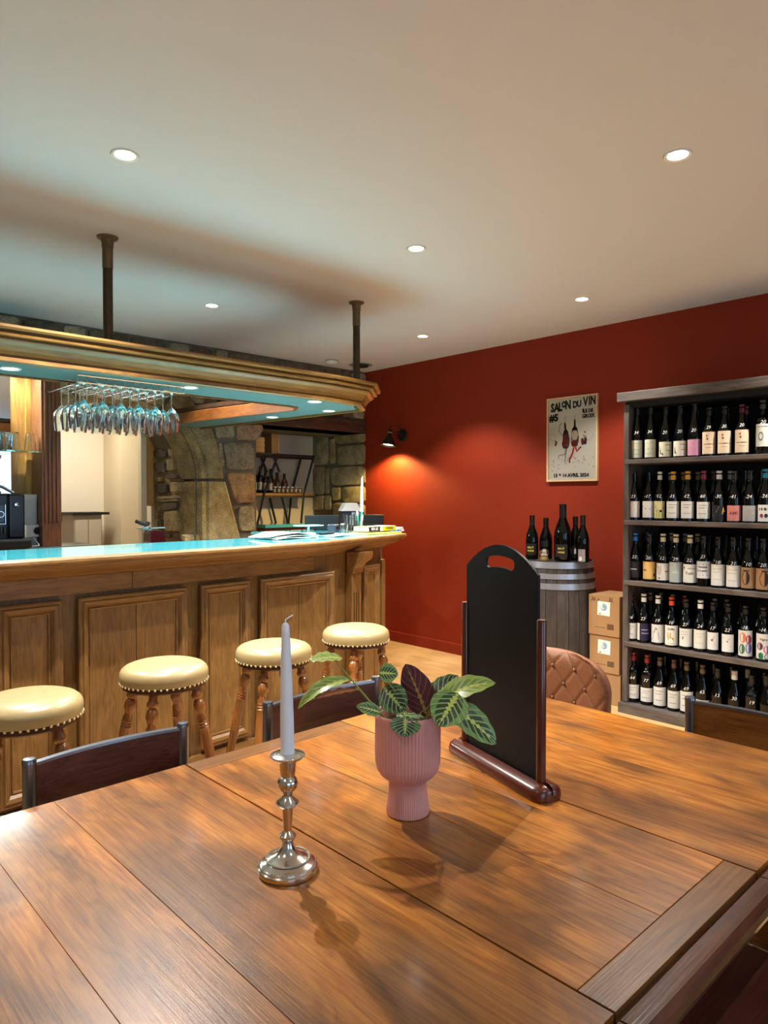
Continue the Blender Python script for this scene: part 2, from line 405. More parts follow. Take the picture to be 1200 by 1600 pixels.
# floor: plank parts on a base
fl = struct(box('floor', (X0-.1, Y0-.1, -0.08), (XR+.1, 8.3, -0.012), mat('floor_base', '#5a4126', 0.8)))
pl_me = {}
x = 0.9; k = 0
rnd = random.Random(3)
while x < XR-0.001:
    w = min(0.19, XR-x); y = 0.2-rnd.random()*0.9
    while y < 5.6:
        l = 1.2
        o = box('plank', (-w/2+.0006, -l/2+.0006, -0.012), (w/2-.0006, l/2-.0006, 0), M_floor, fl, bev=0.0012, seg=1) if (round(w, 3),) not in pl_me else link('plank', pl_me[(round(w, 3),)], fl)
        pl_me[(round(w, 3),)] = o.data
        o.location = (x+w/2, y+l/2, 0); y += l; k += 1
    x += 0.19
# floor continues as boards out of sight (left part and next room)
struct(box('floor_left', (X0, Y0, -0.012), (0.9-.001, 5.2, 0), M_floor))
struct(box('floor_front', (0.9, Y0, -0.012), (XR, -0.72, 0), M_floor))
ce = struct(box('ceiling', (X0-.1, Y0-.1, H), (XR+.15, YS+.1, H+.1), M_ceil))
struct(box('wall_right', (XR, Y0, 0), (XR+.12, YS, H), M_red))
struct(box('wall_left', (X0-.1, Y0, 0), (X0, 8.3, H), M_cream))
bb = struct(sweep('baseboard_right', [(XR, YS-.002), (XR, 2.3)], [(-.001, 0), (.014, 0), (.014, .088), (.011, .095), (-.001, .096)], M_red))
# front wall behind the camera with two windows
wf = []
wins = [(-1.9, 0.1), (1.35, 3.55)]
xs = [X0]+[c for w_ in wins for c in w_]+[XR]
seg = [box_data((X0, Y0-.2, 0), (XR, Y0, .75)), box_data((X0, Y0-.2, 2.25), (XR, Y0, H))]
for a, b in ((X0, -1.9), (0.1, 1.35), (3.55, XR)): seg.append(box_data((a, Y0-.2, .75), (b, Y0, 2.25)))
vs, fs = join_data(seg); struct(mesh('wall_front', vs, fs, M_cream))
for i, (a, b) in enumerate(wins):
    fr = [box_data((a, Y0-.12, .75), (a+.06, Y0-.06, 2.25)), box_data((b-.06, Y0-.12, .75), (b, Y0-.06, 2.25)),
          box_data((a, Y0-.12, .75), (b, Y0-.06, .81)), box_data((a, Y0-.12, 2.19), (b, Y0-.06, 2.25)), box_data(((a+b)/2-.04, Y0-.12, .75), ((a+b)/2+.04, Y0-.06, 2.25))]
    vs, fs = join_data(fr); wo = struct(mesh('window_%d' % (i+1), vs, fs, M_winframe))
    ld = bpy.data.lights.new('daylight', 'AREA'); ld.shape = 'RECTANGLE'; ld.size = b-a-.1; ld.size_y = 1.4; ld.energy = WIN_W; ld.color = (0.50, 0.74, 1.0)
    lo = bpy.data.objects.new('window_daylight', ld); COL.objects.link(lo); lo.location = ((a+b)/2, Y0-.14, 1.5); lo.rotation_euler = (-PI/2, 0, 0)
    lo.rotation_euler = (PI/2, 0, 0)

# ---- stone wall (mortar body with arch and alcove openings)
CX, CZ, RI, RO = 2.15, 1.5, 0.50, 0.87
RB = .64
arc = [(CX+RB*math.cos(a), CZ+RB*math.sin(a)) for a in [PI*k/24 for k in range(25)]]
out = [(X0, 0), (X0, H), (XR, H), (XR, 2.0), (3.36, 2.0), (3.36, 0), (CX+RB, 0)]+arc+[(CX-RB, 0)]
wb = struct(prism('wall_back', out, YS, YS+.6, M_mortar, plane='xz'))
def stone(pts, to3, proud, m, parent, rndm=random.Random(5), name='stone', jit=0.006, sub=True):
    "an irregular block: polygon outline, chamfered face standing proud of the mortar"
    pp = [Vector(p) for p in pts]
    if sub:
        q = []
        for i, p in enumerate(pp):
            n_ = pp[(i+1) % len(pp)]; q.append(p+(n_-p)*0.12)
            if (n_-p).length > 0.08:
                md = (p+n_)/2; q.append(md+Vector((rndm.uniform(-jit, jit), rndm.uniform(-jit, jit))))
            q.append(p+(n_-p)*0.88)
        pp = q
    c = sum(pp, Vector((0, 0)))/len(pp); n = len(pp); vs = []
    for s, d in ((1.0, -0.03), (1.0, proud*0.35), (0.985, proud*0.75), (0.93, proud)):
        for p in pp:
            r = c+(p-c)*s; vs.append(to3(r.x, r.y, d+(rndm.uniform(-.002, .002) if s < 1 else 0)))
    fs = []
    for k in range(3):
        for i in range(n):
            j = (i+1) % n; fs.append((k*n+i, k*n+j, (k+1)*n+j, (k+1)*n+i))
    cv = len(vs); vs.append(to3(c.x, c.y, proud*1.1)); fs += [(3*n+i, 3*n+(i+1) % n, cv) for i in range(n)]
    o = mesh(name, vs, fs, m, parent, True, ang=35)
    bm = bmesh.new(); bm.from_mesh(o.data); bmesh.ops.recalc_face_normals(bm, faces=bm.faces); bm.to_mesh(o.data); bm.free()
    return o
W3 = lambda x, z, d: (x, YS-d, z)
def zp(x0, y0, s, pts, ax, val):
    r = []
    for a, b in pts:
        q = P(x0+a/s, y0+b/s, ax, val); r.append((q.x, q.z) if ax == 1 else (q.y, q.z))
    return r
A6 = dict(x0=230, y0=600, s=6.153)
face = [([(720, 580), (760, 562), (1015, 566), (1025, 820), (900, 828), (755, 815)], M_stone),
        ([(752, 868), (780, 848), (1025, 852), (1028, 1145), (850, 1150), (800, 1020)], M_stone_p),
        ([(868, 1185), (1022, 1175), (1028, 1410), (880, 1415)], M_stone),
        ([(632, 395), (820, 390), (830, 518), (650, 525)], M_stone),
        ([(848, 395), (1095, 388), (1108, 430), (1060, 520), (1015, 545), (852, 540)], M_stone_p),
        ([(375, 75), (540, 68), (548, 185), (450, 190), (400, 140)], M_stone),
        ([(480, 210), (590, 205), (595, 325), (545, 330)], M_stone),
        ([(575, 60), (845, 85), (840, 135), (570, 130)], M_stone),
        ([(672, 570), (705, 565), (738, 780), (705, 800)], M_stone),
        ([(345, 1450), (440, 1446), (445, 1500), (345, 1510)], M_stone_w),
        ([(455, 1448), (545, 1446), (548, 1500), (458, 1505)], M_stone_w),
        ([(560, 1446), (740, 1440), (735, 1495), (560, 1500)], M_stone),
        ([(770, 1470), (845, 1440), (850, 1500), (765, 1500)], M_stone)]
for pts, m in face: stone(zp(pts=pts, ax=1, val=YS, **A6), W3, 0.022, m, wb)
# rubble along the top of the wall and on its unseen left part
rr = random.Random(11)
def courses(x0, x1, z0, z1, hmin, hmax, wmin, wmax, ms, clip=None):
    z = z0
    while z < z1-.05:
        h = min(rr.uniform(hmin, hmax), z1-z); x = x0-rr.random()*.1
        while x < x1:
            w = rr.uniform(wmin, wmax); a, b = max(x, x0), min(x+w, x1)
            if b-a > .07 and (clip is None or clip(a, b, z, z+h)):
                g = .011; j = lambda: rr.uniform(-.008, .008)
                stone([(a+g+j(), z+g+j()), (b-g+j(), z+g+j()), (b-g+j(), z+h-g+j()), (a+g+j(), z+h-g+j())], W3, rr.uniform(.012, .03), rr.choice(ms), wb, rr, jit=.004)
            x += w
        z += h
courses(1.0, XR, 2.24, H, .09, .14, .12, .34, [M_stone_d, M_stone_d, M_stone], lambda a, b, z, zz: not ((a+b)/2 > 1.28 and (a+b)/2 < 3.02 and ((a+b)/2-CX)**2+(z-CZ)**2 < (RO+.02)**2))
courses(3.02, 4.6, 2.13, 2.24, .11, .11, .2, .4, [M_stone_d, M_stone])
courses(1.0, 1.27, 1.0, 2.24, .12, .2, .14, .3, [M_stone_d, M_stone])
courses(2.75, 3.34, .1, .98, .18, .26, .2, .34, [M_stone, M_stone_w])
# moulded arch stones: section (radius, depth behind the wall face)
sec = [(RO, -.02), (RO, .03), (RO-.02, .045), (.73, .045), (.715, .028), (.70, .046), (.665, .048), (.65, .022), (.635, -.03), (.61, -.09), (.592, -.15), (.59, -.2), (RO, -.2)]
def arch_stone(a0, a1, m):
    n = 9; k = len(sec); vs = []
    for i in range(n):
        a = a0+(a1-a0)*i/(n-1)
        for r, d in sec: vs.append((CX+r*math.cos(a), YS-d, CZ+r*math.sin(a)))
    fs = [(i*k+t, (i+1)*k+t, (i+1)*k+(t+1) % k, i*k+(t+1) % k) for i in range(n-1) for t in range(k)]+[tuple(range(k-1, -1, -1)), tuple(range((n-1)*k, n*k))]
    o = mesh('voussoir', vs, fs, m, wb, True, ang=30)
    bm = bmesh.new(); bm.from_mesh(o.data); bmesh.ops.recalc_face_normals(bm, faces=bm.faces); bm.to_mesh(o.data); bm.free()
g = .006
for a, b, m in ((0.02, 1.02, M_stone_w), (1.05, 2.05, M_stone_w), (2.08, 3.12, M_stone_w)): arch_stone(a+g, b-g, m)
def jamb_stone(sg, z0, z1, rr0, m):
    vs = []; k = len(sec)
    for z, e in ((z0, rr0[0]), (z1, rr0[1])):
        for i, (r, d) in enumerate(sec): vs.append((CX+sg*(r if i not in (0, 1, 2, k-1) else r+e), YS-d, z))
    fs = [(t, k+t, k+(t+1) % k, (t+1) % k) for t in range(k)]+[tuple(range(k-1, -1, -1)), tuple(range(k, 2*k))]
    o = mesh('jamb_stone', vs, fs, m, wb, True, ang=30)
    bm = bmesh.new(); bm.from_mesh(o.data); bmesh.ops.recalc_face_normals(bm, faces=bm.faces); bm.to_mesh(o.data); bm.free()
jamb_stone(1, 1.02, 1.494, (.16, .02), M_stone_w); jamb_stone(1, .5, 1.0, (.02, .02), M_stone_w); jamb_stone(1, .0, .48, (.12, .1), M_stone)
jamb_stone(-1, 1.0, 1.49, (.05, .02), M_stone_w); jamb_stone(-1, .5, .98, (.1, .1), M_stone); jamb_stone(-1, .0, .48, (.0, .0), M_stone_w)
# rubble inside the arch jamb (face looks towards -X)
XJ = CX+.582
rj = struct(box('wall_arch_jamb', (XJ+.012, YS+.2, 0), (XJ+.3, YS+.66, 2.1), M_mortar_l))
J3 = lambda y, z, d: (XJ+.012-d, y, z)
rub = [[(68, 490), (125, 485), (135, 590), (85, 600), (65, 560)], [(145, 505), (190, 500), (205, 590), (150, 588)], [(70, 640), (140, 625), (200, 660), (190, 705), (80, 712)], [(215, 620), (262, 640), (268, 690), (225, 690)],
       [(80, 750), (180, 745), (188, 850), (90, 862)], [(198, 722), (265, 720), (275, 830), (205, 838)], [(188, 875), (300, 868), (305, 900), (195, 915)], [(78, 895), (148, 890), (150, 940), (85, 945)],
       [(92, 960), (200, 955), (205, 1045), (100, 1055)], [(232, 948), (318, 945), (318, 1035), (240, 1040)], [(92, 1080), (312, 1072), (314, 1100), (95, 1108)], [(95, 1112), (314, 1104), (312, 1128), (100, 1135)], [(148, 1150), (308, 1142), (308, 1195), (155, 1212)],
       [(90, 1180), (138, 1175), (140, 1235), (100, 1240)], [(168, 1230), (300, 1215), (322, 1418), (175, 1418)], [(92, 1265), (115, 1262), (118, 1298), (95, 1300)], [(112, 1310), (152, 1300), (158, 1400), (118, 1405)], [(115, 1440), (155, 1438), (158, 1476), (118, 1480)], [(180, 1440), (232, 1440), (235, 1476), (182, 1478)], [(258, 1440), (308, 1440), (310, 1478), (260, 1480)]]
for pts in rub: stone(zp(pts=pts, ax=0, val=XJ, **A6), J3, 0.03, rr.choice([M_stone_w, M_stone_d, M_stone_w]), rj, rr, jit=.006)
# door lining of the next room
dl = struct(sweep('trim_1', [(0, 0.0), (0, 1.0)], [(0, 0), (.05, 0), (.05, .06), (0, .06)], M_frame)); bpy.data.objects.remove(dl)
struct(box('trim_1', (XJ-.062, YS+.62, 1.29), (XJ-.015, YS+.68, 2.1), mat('door_lining_oak', '#c69a55', 0.5, noise=.1, nscale=12)))
struct(box('trim_2', (XJ-.11, YS+.66, 0), (XJ-.06, YS+.72, 2.1), mat('door_casing_cream', '#efe4c6', 0.6)))
struct(box('wall_annex_side', (XJ-.012, YS+.68, 0), (XJ+.35, YS+.8, 2.5), M_cream))
# next room
struct(box('wall_annex_back', (X0, 7.6, 0), (4.6, 7.7, H), M_cream))
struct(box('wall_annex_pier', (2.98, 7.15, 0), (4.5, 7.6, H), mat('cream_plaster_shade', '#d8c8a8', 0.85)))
struct(box('wall_annex_right', (4.5, YS+.9, 0), (4.6, 7.6, H), M_cream))
struct(box('ceiling_annex', (X0, YS+.6, 2.5), (4.6, 7.6, 2.6), M_ceil))
struct(box('floor_annex', (X0, YS, -0.012), (4.6, 7.6, 0), M_floor))
# alcove
struct(box('wall_alcove_back', (3.2, 6.03, 0), (4.75, 6.12, 2.3), M_white_pl))
struct(box('wall_alcove_left', (3.24, YS+.6, 0), (3.36, 6.03, 2.3), M_white_pl))
struct(box('ceiling_alcove', (3.2, YS+.31, 2.02), (4.75, 6.12, 2.1), M_beam))
asd = struct(box('wall_alcove_right', (XR+.012, YS+.002, 0), (XR+.13, 6.03, 2.3), M_mortar))
A2 = dict(x0=220, y0=540, s=2.727)
K3 = lambda y, z, d: (XR+.012-d, y, z)
for pts in ([(728, 382), (795, 378), (800, 505), (735, 512)], [(806, 400), (826, 395), (828, 500), (808, 505)], [(836, 428), (958, 418), (958, 505), (838, 510)], [(820, 385), (958, 372), (958, 410), (838, 420)],
            [(733, 518), (785, 515), (782, 632), (735, 632)], [(806, 520), (958, 512), (958, 592), (815, 598)], [(815, 605), (850, 602), (852, 655), (818, 660)], [(858, 602), (958, 598), (958, 668), (860, 668)],
            [(735, 640), (780, 638), (780, 698), (736, 700)], [(788, 520), (802, 520), (802, 630), (788, 630)], [(785, 640), (812, 640), (812, 700), (786, 700)], [(820, 668), (958, 676), (958, 730), (820, 730)]):
    stone(zp(pts=pts, ax=0, val=XR, **A2), K3, 0.022, rr.choice([M_stone, M_stone_w]), asd, rr)
lt = tag(box('lintel_beam', (3.30, YS-.03, 2.0), (XR-.002, YS+.3, 2.125), M_beam, bev=.008), 'dark timber lintel spanning the alcove beside the red wall', 'beam')
for i, (a, b) in enumerate(((2.98, 3.5), (3.55, 4.3))):
    tag(box('timber_block', (a, YS-.06, 2.14), (b, YS+.0, 2.225), M_beam, bev=.006), ['short dark timber block in the stone wall, left above the alcove lintel', 'long dark timber block in the stone wall, right above the alcove lintel'][i], 'beam')

# ================================================================= CEILING FITTINGS
def downlight(x, y, z, label, power, r, lens, color, spread, group, trim=M_trim):
    t = thing('recessed_spotlight', label, 'light', (x, y, z), 0, group)
    lathe('trim_ring', [(r*.72, .0), (r*.72, -.003), (r*.95, -.006), (r, -.003), (r, 0), (r*.72, 0)], trim, t, 28, cap=False)
    lathe('lens', [(0.0001, -.0016), (r*.72, -.0012), (r*.72, -.0004), (.0001, -.0004)], lens, t, 24, cap=False)
    ld = bpy.data.lights.new('spot', 'SPOT'); ld.energy = power; ld.color = color; ld.spot_size = math.radians(spread); ld.spot_blend = 0.45; ld.shadow_soft_size = 0.018
    lo = bpy.data.objects.new('lamp_light', ld); COL.objects.link(lo); lo.parent = t; lo.location = (0, 0, -.02)
    return t
WARM = (1.0, 0.95, 0.88)
for x, y, lb in ((1.07, 2.51, 'ceiling spotlight above the stools, upper left of the photo'), (2.53, 1.14, 'ceiling spotlight nearest the bottle shelf, upper right'),
                 (2.52, 2.45, 'ceiling spotlight in the middle of the ceiling'), (2.30, 4.07, 'ceiling spotlight over the bar, between the two iron pipes'),
                 (3.91, 2.36, 'ceiling spotlight close to the red wall above the poster'), (3.91, 3.73, 'ceiling spotlight near the corner, right of the far pipe'),
                 (-.4, 2.5, 'ceiling spotlight left outside the view'), (-.4, .9, 'ceiling spotlight behind left of the table'), (3.91, .9, 'ceiling spotlight over the right end of the shelf'),
                 (1.07, -.4, 'ceiling spotlight behind the camera'), (2.53, -.4, 'ceiling spotlight behind the camera to the right')):
    downlight(x, y, H, lb, SPOT_W*(.10 if y < 0 or x < 0 else {(1.07, 2.51): 1.9, (2.52, 2.45): 1.0, (2.53, 1.14): .8}.get((x, y), .6)), .05, M_lens, WARM, 104, 'ceiling spotlights')
for i, (x, y, lb) in enumerate(((.905, 3.33, 'soffit light at the left edge above the bar'), (1.72, 3.27, 'soffit light right of the hanging wine glasses'), (2.50, 3.25, 'front soffit light near the canopy corner'), (2.83, 3.53, 'soffit light at the canopy corner, behind the front one'), (2.76, 4.07, 'soffit light on the canopy arm running back to the stone wall'))):
    downlight(x, y, 1.92, lb, SOFFIT_W, .045, M_lens_c, (.86, .97, 1.0), 125, 'soffit lights under the bar canopy')
t = thing('smoke_detector', 'round white smoke detector on the ceiling left of the far pipe', 'detector', (4.0, 4.95, H))
lathe('housing', [(.0001, -.035), (.035, -.034), (.05, -.02), (.055, -.012), (.055, 0)], M_trim, t, 24); lathe('base_ring', [(.06, -.008), (.06, 0)], M_grey, t, 24)
t = thing('ceiling_vent', 'round dark ceiling vent behind the far pipe', 'vent', (4.33, 4.93, H))
lathe('vent_ring', [(.06, 0), (.10, -.004), (.11, -.001), (.11, 0)], M_grey, t, 24, cap=False); lathe('vent_disc', [(.0001, -.02), (.07, -.018), (.075, -.01), (.02, 0)], M_black, t, 24, cap=False)
for x, y, lb, zb in ((1.342, 3.354, 'old iron pipe from ceiling to bar canopy, nearer left one', 2.02), (2.935, 3.381, 'old iron pipe from ceiling to bar canopy, far one by the red wall', 2.02)):
    t = thing('iron_pipe', lb, 'pipe', (x, y, zb), 0, 'pipes holding the bar canopy')
    h = H-zb
    lathe('pipe', [(.0225, 0), (.0225, h-.16), (.0225, h-.13)], M_rust, t, 20)
    lathe('collar', [(.0235, h-.15), (.0245, h-.148), (.0245, h-.05), (.027, h-.048), (.027, h-.02)], M_rust_l, t, 20)
    lathe('flange', [(.027, h-.03), (.03, h-.014), (.046, h-.008), (.05, h)], M_rust_l, t, 24)

# ================================================================= BAR CANOPY
cn = thing('bar_canopy', 'oak bar canopy with teal underside and moulded cornice', 'canopy', (0, 0, 0))
cpath = [(-.55, 3.15), (2.53, 3.15), (2.80, 3.19), (2.98, 3.36), (2.80, 5.12)]
cprof = [(-.02, 0), (0, 0), (.008, .005), (.009, .020), (.0, .023), (.0, .029), (.012, .031), (.02, .046), (.038, .066), (.058, .078), (.062, .083), (.052, .086), (.052, .091), (.080, .094), (.084, .102), (.080, .108), (.070, .110), (.070, .114), (.098, .117), (.104, .124), (.104, .134), (-.02, .134)]
sweep('cornice', cpath[:], [(o, 1.912+z) for o, z in cprof], M_crown, cn)
sof = [(-.55, 3.2), (2.5, 3.2), (2.78, 3.235), (2.93, 3.38), (2.76, 5.1), (2.49, 5.1), (2.49, 4.62), (2.64, 3.62), (2.58, 3.52), (2.5, 3.5), (-.55, 3.5)]
prism('soffit', sof, 1.92, 1.935, M_teal, cn)
prism('top_board', sof, 2.0, 2.03, M_beam, cn)
sweep('inner_lip', [(2.49, 5.1), (2.49, 4.62), (2.64, 3.62), (2.58, 3.52), (2.5, 3.5), (-.55, 3.5)], [(-.0, 1.912), (.022, 1.912), (.022, 1.985), (.016, 1.99), (-.0, 1.99)], wood('canopy_inner_oak', '#5a2f10', '#8c4f1e', '#a8682e', axis=1, scale=.9), cn)

# ================================================================= BAR COUNTER
BA = math.atan(.08)
br = thing('bar_counter', 'long panelled oak bar counter with aqua glass top', 'bar', (1.0, 3.02, 0), BA)
def L2(wx, wy):   # world plan -> bar local
    dx, dy = wx-1.0, wy-3.02; c, s = math.cos(-BA), math.sin(-BA); return (dx*c-dy*s, dx*s+dy*c)
E1 = L2(2.40, 3.132); E2 = L2(3.2, 3.42); EB = L2(3.05, 4.7)
LX = -2.0
body = [(LX, 0.012), (E1[0], .012), (E2[0]-.01, E2[1]+.012), (E2[0]-.02, EB[1]-.4), (E2[0]-.4, EB[1]-.4), (E2[0]-.45, .55), (LX, .5)]
prism('carcass', body, 0.0, 1.03, M_bar, br)
# frieze + boards
def bar_panel(x0, x1, z0, z1, ori, parent=br, m=M_bar, split=True):
    "mitred raised frame round a recessed board; ori maps (x,depth,z)"
    prof = [(0, 0), (0, .018), (-.006, .022), (-.014, .02), (-.02, .026), (-.034, .022), (-.046, .008), (-.05, .012), (-.056, .010), (-.058, 0)]
    fr = sweep('panel_moulding', [(x0, z0), (x1, z0), (x1, z1), (x0, z1)], [(o, z) for o, z in prof], [M_bar_x, M_bar], parent, closed=True, to3=lambda a, b, c: ori(a, -c, b))
    k = len(prof)
    for i, p in enumerate(fr.data.polygons): p.material_index = (i//k) % 2
    return fr
idt = lambda a, d, b: (a, d, b)
panels = [(-.96, -.27, 'wide'), (-.245, .004, 'n'), (.07, .589, 'wide'), (.663, .953, 'n'), (1.022, 1.55, 'wide')]
for a, b, _ in panels:
    bar_panel(a, b, .142, .937, idt)
    # boards inside the frame, with a joint in the wide ones
    if _ == 'wide':
        mx = a+(b-a)*.51
        box('panel_board', (a+.05, -.004, .19), (mx-.001, .012, .89), M_bar, br, bev=.0015, seg=1); box('panel_board', (mx+.001, -.004, .19), (b-.05, .012, .89), M_bar, br, bev=.0015, seg=1)
    else: box('panel_board', (a+.05, -.004, .19), (b-.05, .012, .89), M_bar, br, bev=.0015, seg=1)
# stiles between panels, proud by a little, rails, skirting
edges = [LX, -.96, -.27, -.245, .004, .07, .589, .663, .953, 1.022, 1.55, E1[0]-.02]
box('frieze_board', (LX, -.006, .955), (.316, .014, 1.03), M_bar_x, br, bev=.001, seg=1); box('frieze_board', (.318, -.006, .955), (E1[0]-.005, .014, 1.03), M_bar_x, br, bev=.001, seg=1)
box('skirting', (LX, -.012, 0), (E1[0]-.005, .014, .115), M_bar_x, br, bev=.004)
# corner facet
fx = Vector((E2[0]-E1[0], E2[1]-E1[1])); fl_ = fx.length; fx.normalize(); fn = Vector((fx.y, -fx.x))
def fac(a, d, b): q = Vector(E1)+fx*a-fn*d; return (q.x, q.y, b)
def fbox(name, a0, a1, d0, d1, z0, z1, m, bev=.002):
    vs = []; 
    for z in (z0, z1):
        for a, d in ((a0, d0), (a1, d0), (a1, d1), (a0, d1)): vs.append(fac(a, d, z))
    fs = [(0, 3, 2, 1), (4, 5, 6, 7), (0, 1, 5, 4), (1, 2, 6, 5), (2, 3, 7, 6), (3, 0, 4, 7)]
    o = mesh(name, vs, fs, m, br)
    if bev: bevel_mesh(o.data, bev, 2)
    return o
bar_panel(.56, .775, .142, .925, fac)
fbox('panel_board', .61, .73, -.004, .01, .19, .88, M_bar)
# fluted pilaster with console bracket
fbox('pilaster', .37, .49, -.035, .01, 0, .90, M_bar)
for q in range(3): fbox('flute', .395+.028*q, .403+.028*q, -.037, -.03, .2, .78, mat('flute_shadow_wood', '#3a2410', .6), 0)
br_p = [(0, .90), (-.045, .90), (-.05, .93), (-.07, .96), (-.11, .985), (-.12, 1.03), (0, 1.03)]
vs = [fac(a, d, z) for a in (.37, .49) for d, z in br_p]; n = len(br_p)
o = mesh('console_bracket', vs, [tuple(range(n-1, -1, -1)), tuple(range(n, 2*n))]+[(i, (i+1) % n, n+(i+1) % n, n+i) for i in range(n)], M_bar_x, br)
bm = bmesh.new(); bm.from_mesh(o.data); bmesh.ops.recalc_face_normals(bm, faces=bm.faces); bm.to_mesh(o.data); bm.free()
fbox('corner_pilaster', .80, .85, -.02, .01, 0, .95, M_bar)
# rounded counter edge moulding
T1 = L2(2.37, 3.0); T2 = L2(3.37, 3.36); T3 = L2(3.32, 4.3); T0 = (-1.9, L2(-.9, 2.87+.08*(-1.7))[1])
tp = [(LX, T1[1]), (T1[0], T1[1]), T2, T3]
lip = [(-.20, 1.03), (-.125, 1.03), (-.118, 1.036), (-.112, 1.042), (-.085, 1.05), (-.06, 1.062), (-.045, 1.074), (-.04, 1.082), (-.018, 1.084), (-.012, 1.09), (-.004, 1.094), (0, 1.102), (-.001, 1.112), (-.008, 1.119), (-.02, 1.12), (-.05, 1.12), (-.05, 1.10), (-.20, 1.10)]
sweep('counter_moulding', tp, lip, M_bar_x, br)
top = [(LX, T1[1]+.045), (T1[0], T1[1]+.045), (T2[0]-.055, T2[1]+.03), (T3[0]-.05, T3[1]), (T3[0]-.62, T3[1]), (T3[0]-.70, T1[1]+.75), (T1[0]-.1, T1[1]+.62), (LX, T1[1]+.62)]
prism('glass_top', top, 1.104, 1.1195, M_tealtop, br)
ZC = 1.121

# ================================================================= BACK BAR, left of the arch
bc = thing('back_cabinet', 'tall oak back bar with mirror, pilaster and worktop', 'cabinet', (0, 0, 0))
box('worktop', (-.6, 4.72, 1.0), (1.83, 5.17, 1.04), M_post, bc, bev=.004); box('worktop_glass', (-.58, 4.735, 1.04), (1.815, 5.16, 1.046), mat('grey_glass_top', '#6f7f7c', .08, coat=.5), bc)
box('base_unit', (-.6, 4.78, 0), (1.8, 5.16, 1.0), M_post, bc)
box('pilaster', (1.485, 4.80, 1.046), (1.605, 5.16, 2.2), M_post, bc, bev=.003)
for q in range(4): box('reed', (1.502+.024*q, 4.792, 1.2), (1.514+.024*q, 4.802, 2.15), M_post, bc, bev=.003)
box('back_panel', (1.36, 5.02, 1.046), (1.487, 5.06, 2.3), M_panel_l, bc, bev=.002); box('panel_stile', (1.45, 4.996, 1.046), (1.485, 5.03, 2.3), M_panel_l, bc, bev=.003)
box('mirror', (-.5, 5.0, 1.1), (1.358, 5.02, 2.2), M_mirror, bc)
box('top_board', (-.6, 4.8, 2.2), (1.62, 5.17, 2.3), M_post, bc, bev=.004)
sld = bpy.data.lights.new('strip', 'AREA'); sld.shape = 'RECTANGLE'; sld.size = 1.2; sld.size_y = .03; sld.energy = 45; sld.color = (.85, 1.0, .95)
slo = bpy.data.objects.new('cabinet_strip_light', sld); COL.objects.link(slo); slo.parent = bc; slo.location = (.80, 4.86, 2.185)
box('strip_lamp', (.2, 4.845, 2.188), (1.4, 4.875, 2.199), mat('strip_lamp_white', '#eefcf6', .4, emit=6), bc)
tag(box('glass_shelf', (-.3, 4.79, 1.648), (1.484, 4.985, 1.66), M_glass_g, None, bev=.001, seg=1), 'thin glass shelf with green edge on the back bar', 'shelf')
tumb = None
def tumbler(loc, label):
    t = thing('tumbler', label, 'glass', loc, 0, 'upturned tumblers on the glass shelf')
    lathe('glass_wall', [(.037, 0), (.036, .01), (.026, .105), (.024, .112), (.0001, .112), (.0001, .104), (.022, .104), (.034, .0), (.037, 0)], M_glass, t, 18, cap=False)
    lathe('heel', [(.0245, .1125), (.023, .1135), (.0001, .1135)], M_glass, t, 18, cap=False); return t
tt = None
tl = 'upturned clear tumbler on the glass shelf, %s from the right'
for i, (x, y) in enumerate(((1.43, 4.84), (1.335, 4.83), (1.35, 4.92), (1.26, 4.84), (1.265, 4.92), (1.185, 4.84), (1.10, 4.84))):
    if tt is None: tt = tumbler((x, y, 1.661), tl); tt['label'] = 'single clear upturned tumbler at the right end of the glass shelf'
    else: q = dup(tt, (x, y, 1.661), label=tl % ['', 'second in front', 'second in the rear row', 'third in front', 'third in the rear row', 'fourth in front', 'fifth in front'][i])
cm = thing('coffee_machine', 'black automatic coffee machine on the back bar', 'coffee machine', (1.222, 4.86, 1.047))
box('housing', (-.16, -.06, .02), (.15, .13, .34), M_blackg, cm, bev=.012); box('drip_tray', (-.18, -.17, 0), (.17, .13, .055), M_black, cm, bev=.012)
box('side_column', (.06, -.10, .06), (.15, .0, .335), M_blackg, cm, bev=.01)
box('screen', (-.06, -.065, .16), (.04, -.055, .27), mat('dark_blue_screen', '#141c33', .15), cm, bev=.002)
tube('logo_ring', [(.02+.018*math.cos(a), -.068, .21+.018*math.sin(a)) for a in [2*PI*k/16 for k in range(16)]], .0016, M_chrome, cm, 5, True)
tube('logo_frame', [(-.055, -.07, .09), (-.055, -.07, .15), (.045, -.07, .15), (.045, -.07, .27)], .0022, M_chrome, cm, 5)
for q in range(2): tube('spout', [(.02+.02*q, -.08, .13), (.02+.02*q, -.08, .09)], .004, M_chrome, cm, 6)
kb = lathe('steam_knob', [(.0001, 0), (.014, 0), (.016, .006), (.014, .012), (.0001, .014)], M_chrome, cm, 16, loc=(.10, -.102, .27), rot=(PI/2, 0, 0))
tube('lid_arch', [(-.16, .0, .345), (-.10, .0, .39), (-.02, .0, .40), (.05, 0, .38), (.11, .0, .345)], .01, M_steel, cm, 8)
tg = thing('milk_cooler', 'pale grey box beside the black coffee machine', 'appliance', (1.452, 4.94, 1.047))
box('body', (-.05, -.05, .0), (.03, .05, .33), M_lgrey, tg, bev=.006); box('lid', (-.052, -.052, .29), (.031, .052, .335), M_lgrey, tg, bev=.006)
so = thing('wall_socket', 'white double power socket on the back panel beside the pilaster', 'socket', (1.452, 4.878, 1.145))
box('plate', (-.065, -.008, -.04), (.065, .008, .04), M_paper, so, bev=.004)
